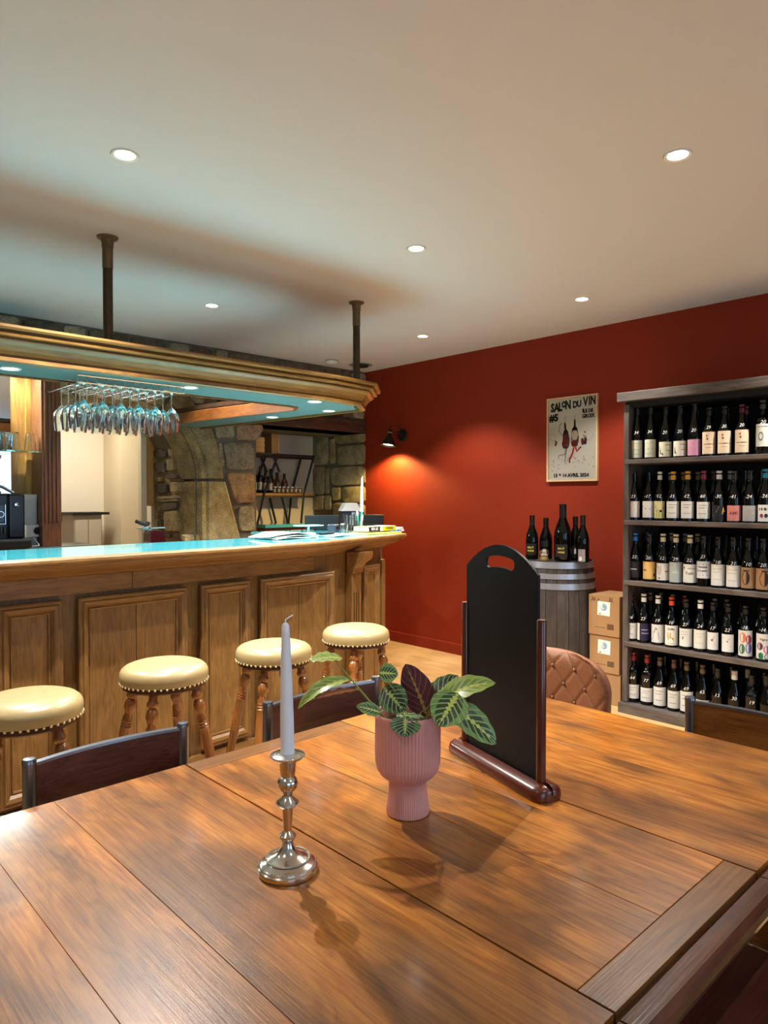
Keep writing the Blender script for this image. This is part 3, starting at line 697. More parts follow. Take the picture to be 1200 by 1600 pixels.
lathe('outlet', [(.018, .0), (.022, -.004), (.024, 0)], M_lgrey, so, 20, loc=(.025, -.008, 0), rot=(PI/2, 0, 0)); lathe('socket_hole', [(.0001, .002), (.018, .002)], M_black, so, 16, loc=(.025, -.0085, 0), rot=(PI/2, 0, 0), cap=False)
tag(tube('power_cable', [(1.41, 4.83, 1.052), (1.42, 4.78, 1.052), (1.455, 4.77, 1.055), (1.47, 4.82, 1.06), (1.45, 4.86, 1.10)], .004, M_paper, None, 6), 'white cable curling on the worktop under the socket', 'cable')
# things in the next room
gc = thing('grey_cabinet', 'grey low cabinet seen through the arch in the next room', 'cabinet', (2.7, 7.25, 0))
box('carcass', (-.16, 0, 0), (.12, .34, 1.19), mat('taupe_paint', '#a09682', .6), gc, bev=.004)
box('door', (-.15, -.012, .08), (-.025, .0, 1.14), mat('taupe_door', '#b5ab97', .6), gc, bev=.003); box('door', (-.015, -.012, .08), (.11, .0, 1.14), mat('taupe_door', '#b5ab97', .6), gc, bev=.003)
box('top', (-.18, -.03, 1.19), (.19, .34, 1.215), M_black, gc, bev=.003)
sl = thing('slicer', 'maroon countertop slicer with black handle behind the bar', 'slicer', (2.17, 4.66, 0))
box('stand', (-.12, -.12, 0), (.12, .12, .99), M_black, sl, bev=.005)
prism('body', [(-.07, .99), (-.075, 1.03), (-.045, 1.06), (-.045, 1.11), (-.03, 1.135), (.04, 1.125), (.06, 1.09), (.06, .99)], -.06, .06, M_maroon, sl, 'xz')
tube('handle', [(-.125, -.0, 1.20), (-.06, .0, 1.175), (-.045, 0, 1.172)], [.013, .012, .016], M_black, sl, 10)
tube('handle_pivot', [(-.05, 0, 1.16), (-.035, 0, 1.192)], .015, M_black, sl, 10)
o = prism('blade_guard', [(-.12, 1.155), (-.045, 1.165), (-.045, 1.125)], -.03, .03, M_chrome, sl, 'xz')
box('carriage', (-.04, -.05, 1.145), (.065, .05, 1.157), M_chrome, sl, bev=.002, rot=None)
tube('foot_knob', [(-.085, -.05, 1.0), (-.085, .05, 1.0)], .018, M_black, sl, 10)

# ================================================================= HANGING GLASS RACK
rk = thing('glass_rack', 'chrome wire rack holding stemware under the bar canopy', 'rack', (0, 0, 0))
ZR = 1.880
RX0, RX1 = 1.16, 1.68
nch = 6; dx = (RX1-RX0)/nch
tube('top_rail', [(RX0, 3.25, 1.912), (RX1, 3.25, 1.912)], .003, M_chrome, rk, 6); tube('rail', [(RX0, 3.25, ZR), (RX1, 3.25, ZR)], .0025, M_chrome, rk, 6)
tube('top_rail', [(RX0, 3.42, 1.912), (RX1, 3.42, 1.912)], .003, M_chrome, rk, 6)
for i in range(nch*2+1):
    x = RX0+(RX1-RX0)*i/(nch*2); tube('upright_wire', [(x, 3.25, ZR), (x, 3.25, 1.915)], .002, M_chrome, rk, 5)
for i in range(nch+1):
    x = RX0+dx*i; sp = .014
    if i < nch:
        a, b = x+sp, x+dx-sp
        tube('channel_wire', [(a, 3.25, ZR), (a, 3.66, ZR), (a-sp*.5, 3.68, ZR+.004)], .0022, M_chrome, rk, 5); tube('channel_wire', [(b, 3.25, ZR), (b, 3.66, ZR), (b+sp*.5, 3.68, ZR+.004)], .0022, M_chrome, rk, 5)
        tube('wire_loop', [(b, 3.66, ZR), (b+sp, 3.68, ZR), (b+2*sp, 3.66, ZR)], .0022, M_chrome, rk, 5)
gp = [(.034, .200), (.033, .2015), (.0001, .2015)]
def wineglass(loc):
    t = thing('wine_glass', 'stemmed wine glass hanging upside down from the wire rack', 'glass', loc, 0, 'wine glasses hanging in the rack')
    # hanging: foot at top
    lathe('foot', [(.0001, .0), (.033, -.001), (.033, -.0025), (.008, -.006), (.0035, -.012), (.0001, -.012)], M_glass, t, 18, cap=False)
    lathe('stem', [(.0035, -.010), (.0032, -.05), (.004, -.078)], M_glass, t, 10, cap=False)
    lathe('bowl', [(.0036, -.076), (.010, -.082), (.026, -.100), (.0365, -.122), (.038, -.145), (.034, -.178), (.031, -.202), (.0302, -.202), (.0332, -.178), (.0370, -.145), (.0355, -.122), (.025, -.1015), (.010, -.084), (.0001, -.080)], M_glass, t, 22, cap=False)
    return t
wg = None
for i in range(nch):
    for j in range(4):
        x = RX0+dx*(i+1)-.0 if False else RX0+dx*i+dx/2+ (dx/2 if False else 0); y = 3.30+.095*j
        l = (x, y, ZR+.0065)
        lb = 'hanging wine glass, %s slot of the rack from left, %s from front' % (['first', 'second', 'third', 'fourth', 'fifth', 'sixth'][i], ['first', 'second', 'third', 'fourth'][j])
        if wg is None: wg = wineglass(l); wg['label'] = lb
        else: dup(wg, l, label=lb)

# ================================================================= STOOLS
def stool(loc, rz, label):
    t = thing('bar_stool', label, 'stool', loc, rz, 'bar stools along the counter')
    r = .165
    lathe('seat', [(.0001, .727), (.06, .7265), (.10, .7245), (.128, .720), (.147, .713), (.159, .703), (.1645, .692), (r+.001, .678), (r, .666), (r-.002, .657), (.150, .653), (.0001, .652)], M_vinyl, t, 40)
    lathe('apron', [(.150, .655), (.158, .652), (.158, .640), (.145, .632), (.0001, .632)], mat('stool_apron', '#3a1a08', .4), t, 32, cap=False)
    nv, nf = lathe_data([(.0001, .0044), (.003, .0038), (.0045, .0016), (.0048, 0)], 8, False); sv = []
    for k in range(48):
        a = 2*PI*k/48; ux, uy = math.cos(a), math.sin(a); cx, cy = ux*.1635, uy*.1635
        sv.append(([(cx+ux*v[2]-uy*v[0], cy+uy*v[2]+ux*v[0], .6555+v[1]) for v in nv], nf))
    vs, fs = join_data(sv); o = mesh('nail_trim', vs, fs, M_brass, t, True); o['kind'] = 'stuff'
    prof = [(.013, 0), (.014, .02), (.0155, .2), (.0165, .33), (.018, .335), (.0165, .34), (.018, .45), (.0165, .475), (.0185, .48), (.0155, .485), (.0185, .491), (.0155, .497), (.0185, .503), (.0155, .509), (.0175, .517), (.012, .53), (.014, .54), (.02, .556), (.0205, .57), (.016, .585), (.011, .592), (.019, .600), (.019, .612), (.014, .62), (.014, .66)]
    prof = [(q*1.12, z) for q, z in prof]
    me = None
    for k in range(4):
        a = PI/4+k*PI/2
        if me is None:
            vs, fs = lathe_data(prof, 14); o = mesh('leg', vs, fs, M_stool, t, True, ang=50); me = o.data
        else: o = link('leg', me, t)
        tilt = .215
        o.rotation_euler = (0, 0, 0)
        d = Vector((-math.sin(tilt)*math.cos(a), -math.sin(tilt)*math.sin(a), math.cos(tilt)))
        o.rotation_mode = 'QUATERNION'; o.rotation_quaternion = Vector((0, 0, 1)).rotation_difference(d)
        rr_ = .115+.645*math.tan(tilt); o.location = (rr_*math.cos(a), rr_*math.sin(a), .003)
    rs = .115+.445*math.tan(tilt); zs = .20
    for k in range(4):
        a, b = PI/4+k*PI/2, PI/4+(k+1)*PI/2
        tube('stretcher', [(rs*math.cos(a), rs*math.sin(a), zs), (rs*math.cos(a)*.5+rs*math.cos(b)*.5, rs*math.sin(a)*.5+rs*math.sin(b)*.5, zs), (rs*math.cos(b), rs*math.sin(b), zs)], [.008, .012, .008], M_stool, t, 10)
    return t
st0 = stool((.70, 2.42, 0), -.28, 'cream topped bar stool at the far left, cut by the photo edge')
for (x, y, a, lb) in ((1.228, 2.548, 0.0, 'cream topped bar stool, second from the left, in front of the wide panel'), (1.744, 2.562, -.16, 'cream topped bar stool, third from the left, behind the white candle'), (2.268, 2.618, -.02, 'cream topped bar stool, rightmost, at the corner of the bar')):
    dup(st0, (x, y, 0), a, lb)

# ================================================================= DINING TABLE
TZ = .76
tb = thing('dining_table', 'large worn wooden dining table of wide planks in three sections', 'table', (0, 0, 0))
def board(x0, x1, y0, y1, m=M_table, z=TZ, name='plank', g=.0002, bev=.0006):
    cx, cy = (x0+x1)/2, (y0+y1)/2
    return box(name, (x0-cx+g, y0-cy+g, -.032), (x1-cx-g, y1-cy-g, 0), m, tb, bev=bev, seg=1, loc=(cx, cy, z+rr.uniform(-.0004, .0002)))
NY, FY = .400, 1.441
for a, b in ((-.10, .06), (.06, .19), (.19, .318), (.318, .462), (.462, .741)): board(a, b, NY, FY)
for a, b in ((.744, .80), (.80, .965), (.965, 1.13), (1.13, 1.190)): board(a, b, .4505, 1.384)
board(.744, 1.190, NY, .450, M_table_x, name='breadboard_end'); board(.744, 1.190, 1.3845, FY, M_table_x, name='breadboard_end')
for a, b in ((1.193, 1.32), (1.32, 1.48), (1.48, 1.63), (1.63, 1.782)): board(a, b, NY, FY)
mp_ = [(-.02, -.045), (.028, -.045), (.036, -.036), (.041, -.022), (.039, -.012), (.030, -.005), (.018, -.003), (.006, -.004), (.002, -.010), (-.02, -.010)]
for a, b in ((-.10, .741), (.744, 1.190), (1.193, 1.80)):
    sweep('edge_moulding', [(a, NY), (b, NY)], [(o, TZ+z-.002) for o, z in mp_], M_table_e, tb, smooth=False)
sweep('edge_moulding', [(1.784, NY-.02), (1.784, FY+.003)], [(o*.3, TZ+z-.002) for o, z in mp_], M_table_e, tb)
box('apron', (.0, .48, .62), (1.70, .505, .727), M_table_e, tb, bev=.003); box('apron', (.0, 1.335, .62), (1.70, 1.36, .727), M_table_e, tb, bev=.003); box('apron', (1.675, .50, .62), (1.70, 1.34, .727), M_table_e, tb, bev=.003)
for x, y in ((.02, .52), (.02, 1.32), (1.66, .52), (1.66, 1.32)):
    lathe('leg', [(.025, 0), (.03, .03), (.022, .08), (.035, .3), (.04, .5), (.03, .52), (.045, .54), (.045, .727)], M_table_e, tb, 16, loc=(x, y, 0))

# ================================================================= CHAIRS
def metal_chair(loc, rz, label, m, w=.36, top=.812):
    "seat faces local -Y ... back panel at local y=0"
    t = thing('dining_chair', label, 'chair', loc, rz)
    h = w/2
    for s in (-1, 1):
        tube('back_post', [(s*h, .06, .002), (s*h, .03, .30), (s*h, 0, .45), (s*h, 0, top-.002)], .0135, M_steel, t, 14)
        lathe('post_cap', [(.0145, top-.008), (.0145, top-.002), (.012, top+.002), (.0001, top+.003)], M_steel, t, 14, loc=(s*h, 0, 0))
        tube('leg', [(s*h, -.40, .002), (s*h, -.38, .44)], .012, M_steel, t, 10)
    # curved back panel
    n = 13; vs = []; z0, z1 = top-.20, top-.012
    for i in range(n):
        u = -1+2*i/(n-1); y = .022*(1-u*u)
        for yy, z in ((y-.006, z0), (y-.006, z1), (y+.006, z1), (y+.006, z0)): vs.append((u*(h-.012), yy, z))
    fs = [(i*4+k, (i+1)*4+k, (i+1)*4+(k+1) % 4, i*4+(k+1) % 4) for i in range(n-1) for k in range(4)]+[(0, 1, 2, 3), ((n-1)*4+3, (n-1)*4+2, (n-1)*4+1, (n-1)*4)]
    o = mesh('backrest', vs, fs, m, t, True, ang=30)
    bm = bmesh.new(); bm.from_mesh(o.data); bmesh.ops.recalc_face_normals(bm, faces=bm.faces); bm.to_mesh(o.data); bm.free()
    vs = []
    for i in range(n):
        u = -1+2*i/(n-1); y = .022*(1-u*u)
        for yy, z in ((y-.009, z1-.001), (y-.008, z1+.005), (y+.008, z1+.005), (y+.009, z1-.001)): vs.append((u*(h-.012), yy, z))
    o = mesh('top_rail', vs, fs, M_steel, t, True, ang=30)
    bm = bmesh.new(); bm.from_mesh(o.data); bmesh.ops.recalc_face_normals(bm, faces=bm.faces); bm.to_mesh(o.data); bm.free()
    prism('seat', [(-h+.01, -.40), (h-.01, -.40), (h-.02, -.02), (-h+.02, -.02)], .435, .452, m, t); 
    for s in (-1, 1): tube('seat_rail', [(s*h, -.39, .432), (s*h, .0, .432)], .009, M_steel, t, 8)
    tube('front_rail', [(-h, -.385, .432), (h, -.385, .432)], .009, M_steel, t, 8); tube('stretcher', [(-h, .035, .25), (h, .035, .25)], .008, M_steel, t, 8)
    return t
metal_chair((.625, 1.56, 0), 0.0, 'dark walnut and steel chair tucked behind the table, front left', M_chairw, .345)
metal_chair((1.24, 1.565, 0), 0.0, 'dark walnut and steel chair behind the table, left of the pink pot', M_chairw, .39)
metal_chair((1.935, .64, 0), -PI/2, 'brown wood and steel chair at the table end, before the bottle shelf', M_chairo, .37, .806)
lc = metal_chair((1.325, .13, 0), PI, 'dark chair half hidden under the near right table edge', M_chairw, .37, .80)
# tufted leather chair: back shell
lt_ = thing('leather_chair', 'tan tufted leather chair behind the chalkboard', 'chair', (2.12, 1.37, 0), 0)
nu, nv_ = 97, 81; vs = []; Wb, Zb0, Zb1 = .235, .42, .83
def shell(u, v):
    # u -1..1 across, v 0..1 up ; outline rounded at top corners
    z = Zb0+(Zb1-Zb0)*v
    half = Wb*(1-.06*(1-v)); zt = Zb1-z; RC = .10
    if zt < RC: half -= RC*(1-math.sqrt(max(0.0, 1-((RC-zt)/RC)**2)))*.98
    y = u*half; zz = z-.012*(y/Wb)**2*v
    return y, zz
cellw, cellh = .092, .112
for i in range(nu):
    for j in range(nv_):
        u = -1+2*i/(nu-1); v = j/(nv_-1); y, z = shell(u, v)
        a = (y/cellw+(z-.775)/cellh); b = (y/cellw-(z-.775)/cellh)
        da = abs(a-round(a)); db = abs(b-round(b))
        dd = min(da, db)
        bulge = .0055*(1-math.exp(-(dd/.055)**1.5)) - .0045*math.exp(-((da**2+db**2)/.006))
        edge = max(abs(u)**16, v**22); x = -.024-bulge*(1-edge)+.03*edge*.6-.055*u*u
        vs.append((x, y, z))
k0 = len(vs)
for i in range(nu):
    for j in range(nv_):
        u = -1+2*i/(nu-1); v = j/(nv_-1); y, z = shell(u, v); vs.append((.02-.055*u*u, y*.985, z-.004))
fs = []
for i in range(nu-1):
    for j in range(nv_-1):
        a = i*nv_+j; fs.append((a, a+nv_, a+nv_+1, a+1)); b = k0+a; fs.append((b, b+1, b+nv_+1, b+nv_))
def rim(idx):
    for a, b in zip(idx[:-1], idx[1:]): fs.append((a, b, k0+b, k0+a))
rim([j for j in range(nv_)]); rim([i*nv_+nv_-1 for i in range(nu)]); rim([(nu-1)*nv_+j for j in range(nv_-1, -1, -1)]); rim([i*nv_ for i in range(nu-1, -1, -1)])
o = mesh('backrest', vs, fs, M_leather, lt_, True)
bm = bmesh.new(); bm.from_mesh(o.data); bmesh.ops.recalc_face_normals(bm, faces=bm.faces); bm.to_mesh(o.data); bm.free()
bt, bf = lathe_data([(.0001, .004), (.005, .003), (.007, 0)], 10, False)
for p in range(-6, 7):
    for q in range(-6, 7):
        y = cellw*(p+q)/2; z = .775+cellh*(p-q)/2
        if abs(y) < Wb*.93 and .50 < z < .80 and not (z > .74 and abs(y) > .2):
            mesh('button', [(-v[2], v[0], v[1]) for v in bt], bf, M_leather, lt_, True, loc=(-.0285-.055*(y/Wb)**2, y, z))
lathe('seat', [(.0001, .40), (.20, .40), (.225, .42), (.225, .455), (.20, .475), (.0001, .485)], M_leather, lt_, 32, loc=(-.2, 0, 0))
for s in (-1, 1):
    for q in (-.36, -.05): tube('leg', [(q, s*.15, .40), (q+(.04 if q > -.2 else -.04), s*.19, .002)], [.013, .009], M_black, lt_, 10)

# ================================================================= CHALKBOARD SIGN
A_ = Vector((1.262, 1.072)); B_ = Vector((1.178, .788)); sd = (B_-A_).normalized()
sg = thing('chalkboard_sign', 'tall blank black chalkboard in a mahogany stand on the table', 'chalkboard', ((A_.x+B_.x)/2, (A_.y+B_.y)/2, TZ+.001), math.atan2(sd.y, sd.x))
HL = (B_-A_).length/2
# base: rounded bar with a groove
bp_ = [(-.034, 0), (.034, 0), (.036, .010), (.032, .021), (.020, .027), (.006, .028), (.006, .016), (-.006, .016), (-.006, .028), (-.020, .027), (-.032, .021), (-.036, .010)]
vs = []; n = len(bp_)
sts = [(-HL-.022, .35), (-HL-.018, .72), (-HL-.008, .95), (-HL+.006, 1), (HL-.006, 1), (HL+.008, .95), (HL+.018, .72), (HL+.022, .35)]
for xx, s in sts:
    for y, z in bp_: vs.append((xx, y*s, z*(1 if s > .9 else .55+.45*s)))
fs = [(i*n+k, (i+1)*n+k, (i+1)*n+(k+1) % n, i*n+(k+1) % n) for i in range(len(sts)-1) for k in range(n)]+[tuple(range(n)), tuple(range((len(sts)-1)*n+n-1, (len(sts)-1)*n-1, -1))]
o = mesh('base', vs, fs, M_signw, sg, True, ang=45)
bm = bmesh.new(); bm.from_mesh(o.data); bmesh.ops.recalc_face_normals(bm, faces=bm.faces); bm.to_mesh(o.data); bm.free()
for s in (-1, 1):
    lathe('post', [(.0098, .015), (.0098, .349), (.0085, .352), (.0001, .352)], M_signw, sg, 18, loc=(s*(HL-.012), 0, 0))
    lathe('post_end', [(.0086, .3525), (.0001, .3528)], mat('bare_dowel_end', '#a8795a', .6), sg, 16, loc=(s*(HL-.012), 0, 0), cap=False)
bw = HL-.020; zsh, ztp = .440, .494
def yb(xx): return zsh+(ztp-zsh)*(1-(abs(xx)/bw)**2.0)
ou = [(-bw, .018), (bw, .018)]+[(bw*(1-2*i/20), yb(bw*(1-2*i/20))) for i in range(21)]
hw, hz, hh = .052, .454, .0125
hole = []
hr = lambda q: hz+.004-.007*(q/hw)**2
for i in range(11): q = -1+2*i/10; hole.append((q*(hw-hh), hr(q*(hw-hh))-hh))
for i in range(1, 8): a = -PI/2+PI*i/8; hole.append((hw-hh+hh*math.cos(a), hr(hw-hh)+hh*math.sin(a)))
for i in range(11): q = 1-2*i/10; hole.append((q*(hw-hh), hr(q*(hw-hh))+hh))
for i in range(1, 8): a = PI/2+PI*i/8; hole.append((-hw+hh+hh*math.cos(a), hr(hw-hh)+hh*math.sin(a)))
bm = bmesh.new(); e_all = []
for loop in (ou, hole):
    vv = [bm.verts.new((p[0], -.003, p[1])) for p in loop]
    e_all += [bm.edges.new((vv[i], vv[(i+1) % len(vv)])) for i in range(len(vv))]
bmesh.ops.triangle_fill(bm, use_beauty=True, edges=e_all)
ex = bmesh.ops.extrude_face_region(bm, geom=list(bm.faces)); bmesh.ops.translate(bm, verts=[v for v in ex['geom'] if isinstance(v, bmesh.types.BMVert)], vec=(0, .006, 0))
bmesh.ops.recalc_face_normals(bm, faces=bm.faces)
me = bpy.data.meshes.new('board'); bm.to_mesh(me); bm.free(); me.materials.append(M_board); link('board', me, sg)

# ================================================================= CANDLESTICK + CANDLE
def candlestick(loc, label, s=1.0):
    t = thing('candlestick', label, 'candlestick', loc)
    pr = [(.0475, 0), (.048, .004), (.0475, .008), (.045, .010), (.0445, .013), (.042, .015), (.038, .016), (.0345, .020), (.030, .022), (.022, .026), (.014, .032), (.0095, .040), (.0085, .046), (.011, .050), (.0135, .054), (.0135, .057), (.009, .061), (.0065, .064), (.007, .070), (.0085, .095), (.0088, .101), (.0150, .104), (.0180, .108), (.0165, .112), (.010, .117), (.0075, .121), (.009, .126), (.0150, .132), (.0165, .138), (.0165, .144), (.014, .148), (.0105, .151), (.0125, .154), (.0135, .168), (.014, .178), (.0235, .180), (.0265, .183), (.0268, .186), (.022, .188), (.012, .189), (.0105, .178), (.0001, .176)]
    pr = [(r*s, z*s) for r, z in pr]
    lathe('stick', pr, M_silver, t, 48, cap=False)
    bv, bf_ = lathe_data([(.0001, .0018), (.0012, .0014), (.0018, 0)], 6, False)
    sv = []
    for rad, zz, cnt, sc in ((.0345, .0205, 80, 1.0), (.0265, .185, 62, .9), (.0178, .108, 42, .8), (.0445, .0115, 90, .8)):
        for k in range(cnt):
            a = 2*PI*k/cnt; sv.append(([((rad*s+v[0]*sc*s)*math.cos(a)-v[1]*sc*s*math.sin(a), (rad*s+v[0]*sc*s)*math.sin(a)+v[1]*sc*s*math.cos(a), zz*s+v[2]*s) for v in bv], bf_))
    vs, fs = join_data(sv); o = mesh('beading', vs, fs, M_silver, t, True); o['kind'] = 'stuff'
    return t
def candle(loc, label, h=.215, lean=0.0):
    t = thing('taper_candle', label, 'candle', loc); t.rotation_euler = (0, lean, 0)
    lathe('wax', [(.0105, 0), (.0112, .004), (.0112, .01), (.0108, h*.3), (.009, h*.65), (.0066, h*.92), (.0062, h-.004), (.004, h), (.0001, h+.002)], M_wax, t, 24)
    tube('wick', [(0, 0, h), (.0, 0, h+.006), (.006, -.003, h+.010), (.011, -.005, h+.0125)], .0012, M_wax, t, 6)
candlestick((.648, .915, TZ+.001), 'ornate silver candlestick standing on the table')
candle((.648, .915, TZ+.182), 'unlit white taper candle in the silver candlestick on the table', .215, -.014)

# ================================================================= POTTED PLANT
pt = thing('potted_plant', 'prayer plant in a ribbed pink pedestal pot on the table', 'plant', (.937, .932, TZ+.001), AZ-PI/2)
prof = [(.0405, 0), (.041, .003), (.0385, .02), (.036, .042), (.0352, .058), (.0365, .063), (.043, .068), (.051, .074), (.0575, .084), (.0605, .096), (.0612, .11), (.0612, .180), (.0612, .1895), (.0600, .191), (.0575, .1895), (.0570, .165)]
nseg = 240; vs = []; fs = []
for (r, z) in prof:
    for k in range(nseg):
        a = 2*PI*k/nseg; amp = .0011 if (.001 < z < .188 and r > .03) else 0
        ph = (k % 4); rr_ = r+(amp if ph in (0, 1) else -amp*.6)*(1.0 if z > .06 else .7)
        vs.append((rr_*math.cos(a), rr_*math.sin(a), z))
for i in range(len(prof)-1):
    for k in range(nseg): k2 = (k+1) % nseg; fs.append((i*nseg+k, i*nseg+k2, (i+1)*nseg+k2, (i+1)*nseg+k))
fs.append(tuple(range(nseg-1, -1, -1)))
mesh('pot', vs, fs, M_pink, pt, True, ang=60)
lathe('soil', [(.0001, .170), (.03, .172), (.0575, .166)], M_soil, pt, 32, cap=False)
LM = leaf_mat('prayer_leaf', '#6f9a4c', '#2a461f', '#c9d668', '#c5b08e', '#5a2c30', '#8f6a5c')
LMy = leaf_mat('young_leaf', '#9db552', '#7a9440', '#c9cf6c', '#c9b48a', '#9a8a4a', '#b09a60')
LMd = leaf_mat('dark_leaf', '#47703a', '#1d331a', '#a3bd5e', '#cdbfa4', '#5a2c30', '#8f6a5c')
KP = .001217
def LP(px, py, dep=0.0):
    "leaf anchor: picture-plane offset at the pot's distance, dep metres away from the viewer"
    s = (1.332+dep)/1.332
    return Vector(((px-637)*KP*s, dep, (1.355-(TZ+.001))-(py-779)*KP*s))
def leaf(b, tip, wd, nrm, m, curl=.0, droop=.0, name='leaf', fold=.12):
    b = Vector(b); tip = Vector(tip); ax = (tip-b); Ln = ax.length; ax.normalize()
    nrm = Vector(nrm); nrm = (nrm-ax*nrm.dot(ax)).normalized(); sd_ = ax.cross(nrm)
    nu, nv2 = 19, 9; vs = []; uv = []
    for i in range(nu):
        t_ = i/(nu-1); w = wd*.5*max(0, math.sin(PI*min(1, t_**.82)))**.62 if 0 < t_ < 1 else 0.0
        for j in range(nv2):
            s = -1+2*j/(nv2-1)
            p = b+ax*(Ln*t_)+sd_*(w*s)+nrm*(curl*Ln*math.sin(PI*t_)-droop*Ln*t_*t_+fold*w*abs(s)+.0015*math.sin(8*PI*(t_-.3*abs(s)))*abs(s))
            vs.append(p); uv.append((t_, .5+.5*s))
    fs = [(i*nv2+j, i*nv2+j+1, (i+1)*nv2+j+1, (i+1)*nv2+j) for i in range(nu-1) for j in range(nv2-1)]
    # orient faces so the printed side follows nrm
    v0, v1, v2 = vs[3*nv2+1], vs[3*nv2+2], vs[4*nv2+2]
    if (v1-v0).cross(v2-v1).dot(nrm) < 0: fs = [tuple(reversed(f)) for f in fs]
    return mesh(name, vs, fs, m, pt, True, uvs=uv)
V = Vector
# (stem foot), base, tip, width, normal (x right, y away, z up)
soilp = lambda x, y: V((x, y, .168))
leaves = [
    (soilp(.02, .0), LP(668, 1118, .00), LP(634, 1036, .02), .062, (.12, .95, .15), LMd, .03, 0, .05),        # large purple underside
    (soilp(.03, -.01), LP(714, 1082, -.045), LP(682, 1133, -.075), .072, (-.12, -.75, .62), LM, .02, .0, .06),  # big right front
    (soilp(.03, -.0), LP(698, 1098, -.03), LP(776, 1160, -.045), .058, (.30, -.75, .60), LM, .05, .05, .10),   # far right drooping
    (soilp(.03, .01), LP(688, 1094, -.02), LP(771, 1062, -.03), .050, (-.25, -.55, .78), LMy, .10, .06, .25),  # upper right bright
    (soilp(.02, .02), LP(672, 1098, .01), LP(716, 1054, .03), .050, (-.45, -.70, .55), LMd, .05, .0, .15),
    (soilp(-.01, -.01), LP(600, 1072, .01), LP(632, 1112, -.02), .055, (-.25, -.80, .45), LMd, .03, .0, .06),
    (soilp(.0, .0), LP(592, 1050, .0), LP(622, 1052, .0), .038, (.05, -.85, .50), LM, .03, .0, .10),
    (soilp(-.01, -.03), LP(632, 1120, -.055), LP(630, 1150, -.075), .056, (.05, -.80, .60), LMd, .03, .0, .05),
    (soilp(-.03, .0), LP(594, 1112, -.02), LP(556, 1102, -.03), .026, (-.1, -.75, .62), LM, .05, .0, .10),
    (soilp(.01, -.02), LP(618, 1117, -.04), LP(662, 1119, -.045), .020, (.0, -.25, .95), LMd, .02, .0, .05),
    (soilp(-.02, .0), LP(534, 1027, -.02), LP(484, 1031, -.05), .045, (.05, -.18, 1.0), LMy, .06, .02, .12),
    (soilp(-.02, .0), LP(546, 1060, -.03), LP(464, 1106, -.06), .030, (-.35, -.60, .70), LMy, .16, .0, .35),
    (soilp(-.02, .0), LP(560, 1076, -.02), LP(490, 1088, -.01), .042, (-.1, .45, .85), LM, .02, .04, .10),
]
for i, (ft, b, tp_, wd, nm, m, cu, dr, fo) in enumerate(leaves):
    leaf(b, tp_, wd, nm, m, cu, dr, fold=fo)
    if i < 10:
        md = (ft+b)/2+V((0, .0, .018)); tube('stem', [ft, ft*.55+md*.45+V((0, 0, .008)), md, b], [.0018, .0016, .0014, .001], M_stem, pt, 7)
tube('stem', [soilp(-.02, .0), LP(600, 1120, -.01), LP(575, 1092, -.02), LP(546, 1058, -.03), LP(521, 1028, -.035)], [.0022, .0020, .0018, .0016, .0012], M_stem, pt, 8)
tube('stem', [soilp(-.0, .0), LP(608, 1095, .0), LP(606, 1070, .005), LP(605, 1052, .0)], [.0018, .0016, .0014, .001], mat('red_stem', '#6a3f34', .5), pt, 7)

# ================================================================= WALL LAMP
wl = thing('wall_lamp', 'small black wall lamp on the red wall, lighting it below', 'lamp', (XR, 4.66, 1.945))
lathe('wall_plate', [(.0001, .018), (.045, .016), (.05, .010), (.05, 0)], M_black, wl, 28, rot=(0, -PI/2, 0))
wl.scale = (1.2, 1.2, 1.2)
SHP = V((-.115, .045, -.065))
tube('arm', [(-.01, 0, .0), (-.05, .01, .02), (-.11, .045, .015)], .005, M_black, wl, 8)
tube('cord', [(-.012, -.0, .03), (-.03, .0, .06), (-.08, .02, .075), (-.108, .045, .055), (-.112, .045, .03)], .0028, M_black, wl, 6)
tl_ = (0, .22, 0)
lathe('shade', [(.0001, .115), (.009, .113), (.012, .085), (.016, .078), (.017, .06), (.026, .045), (.046, .015), (.058, -.012), (.059, -.02), (.057, -.02), (.045, .012), (.025, .043), (.012, .058), (.0001, .058)], M_black, wl, 32, loc=SHP, rot=tl_, cap=False)
lathe('collar', [(.0175, .080), (.0185, .083), (.0175, .086), (.0001, .086)], M_brass, wl, 20, loc=SHP, rot=tl_, cap=False)
lathe('bulb', [(.0001, -.014), (.02, -.012), (.044, -.006), (.046, -.002), (.03, .02), (.0001, .025)], M_bulb, wl, 24, loc=SHP, rot=tl_, cap=False)
ld = bpy.data.lights.new('wall_lamp_spot', 'SPOT'); ld.energy = WALL_LAMP_W*6; ld.color = (1.0, .70, .25); ld.spot_size = math.radians(150); ld.spot_blend = .35; ld.shadow_soft_size = .03
lo = bpy.data.objects.new('lamp_light', ld); COL.objects.link(lo); lo.parent = wl; lo.location = SHP+V((.004, 0, -.030)); lo.rotation_euler = (0, .22, 0)

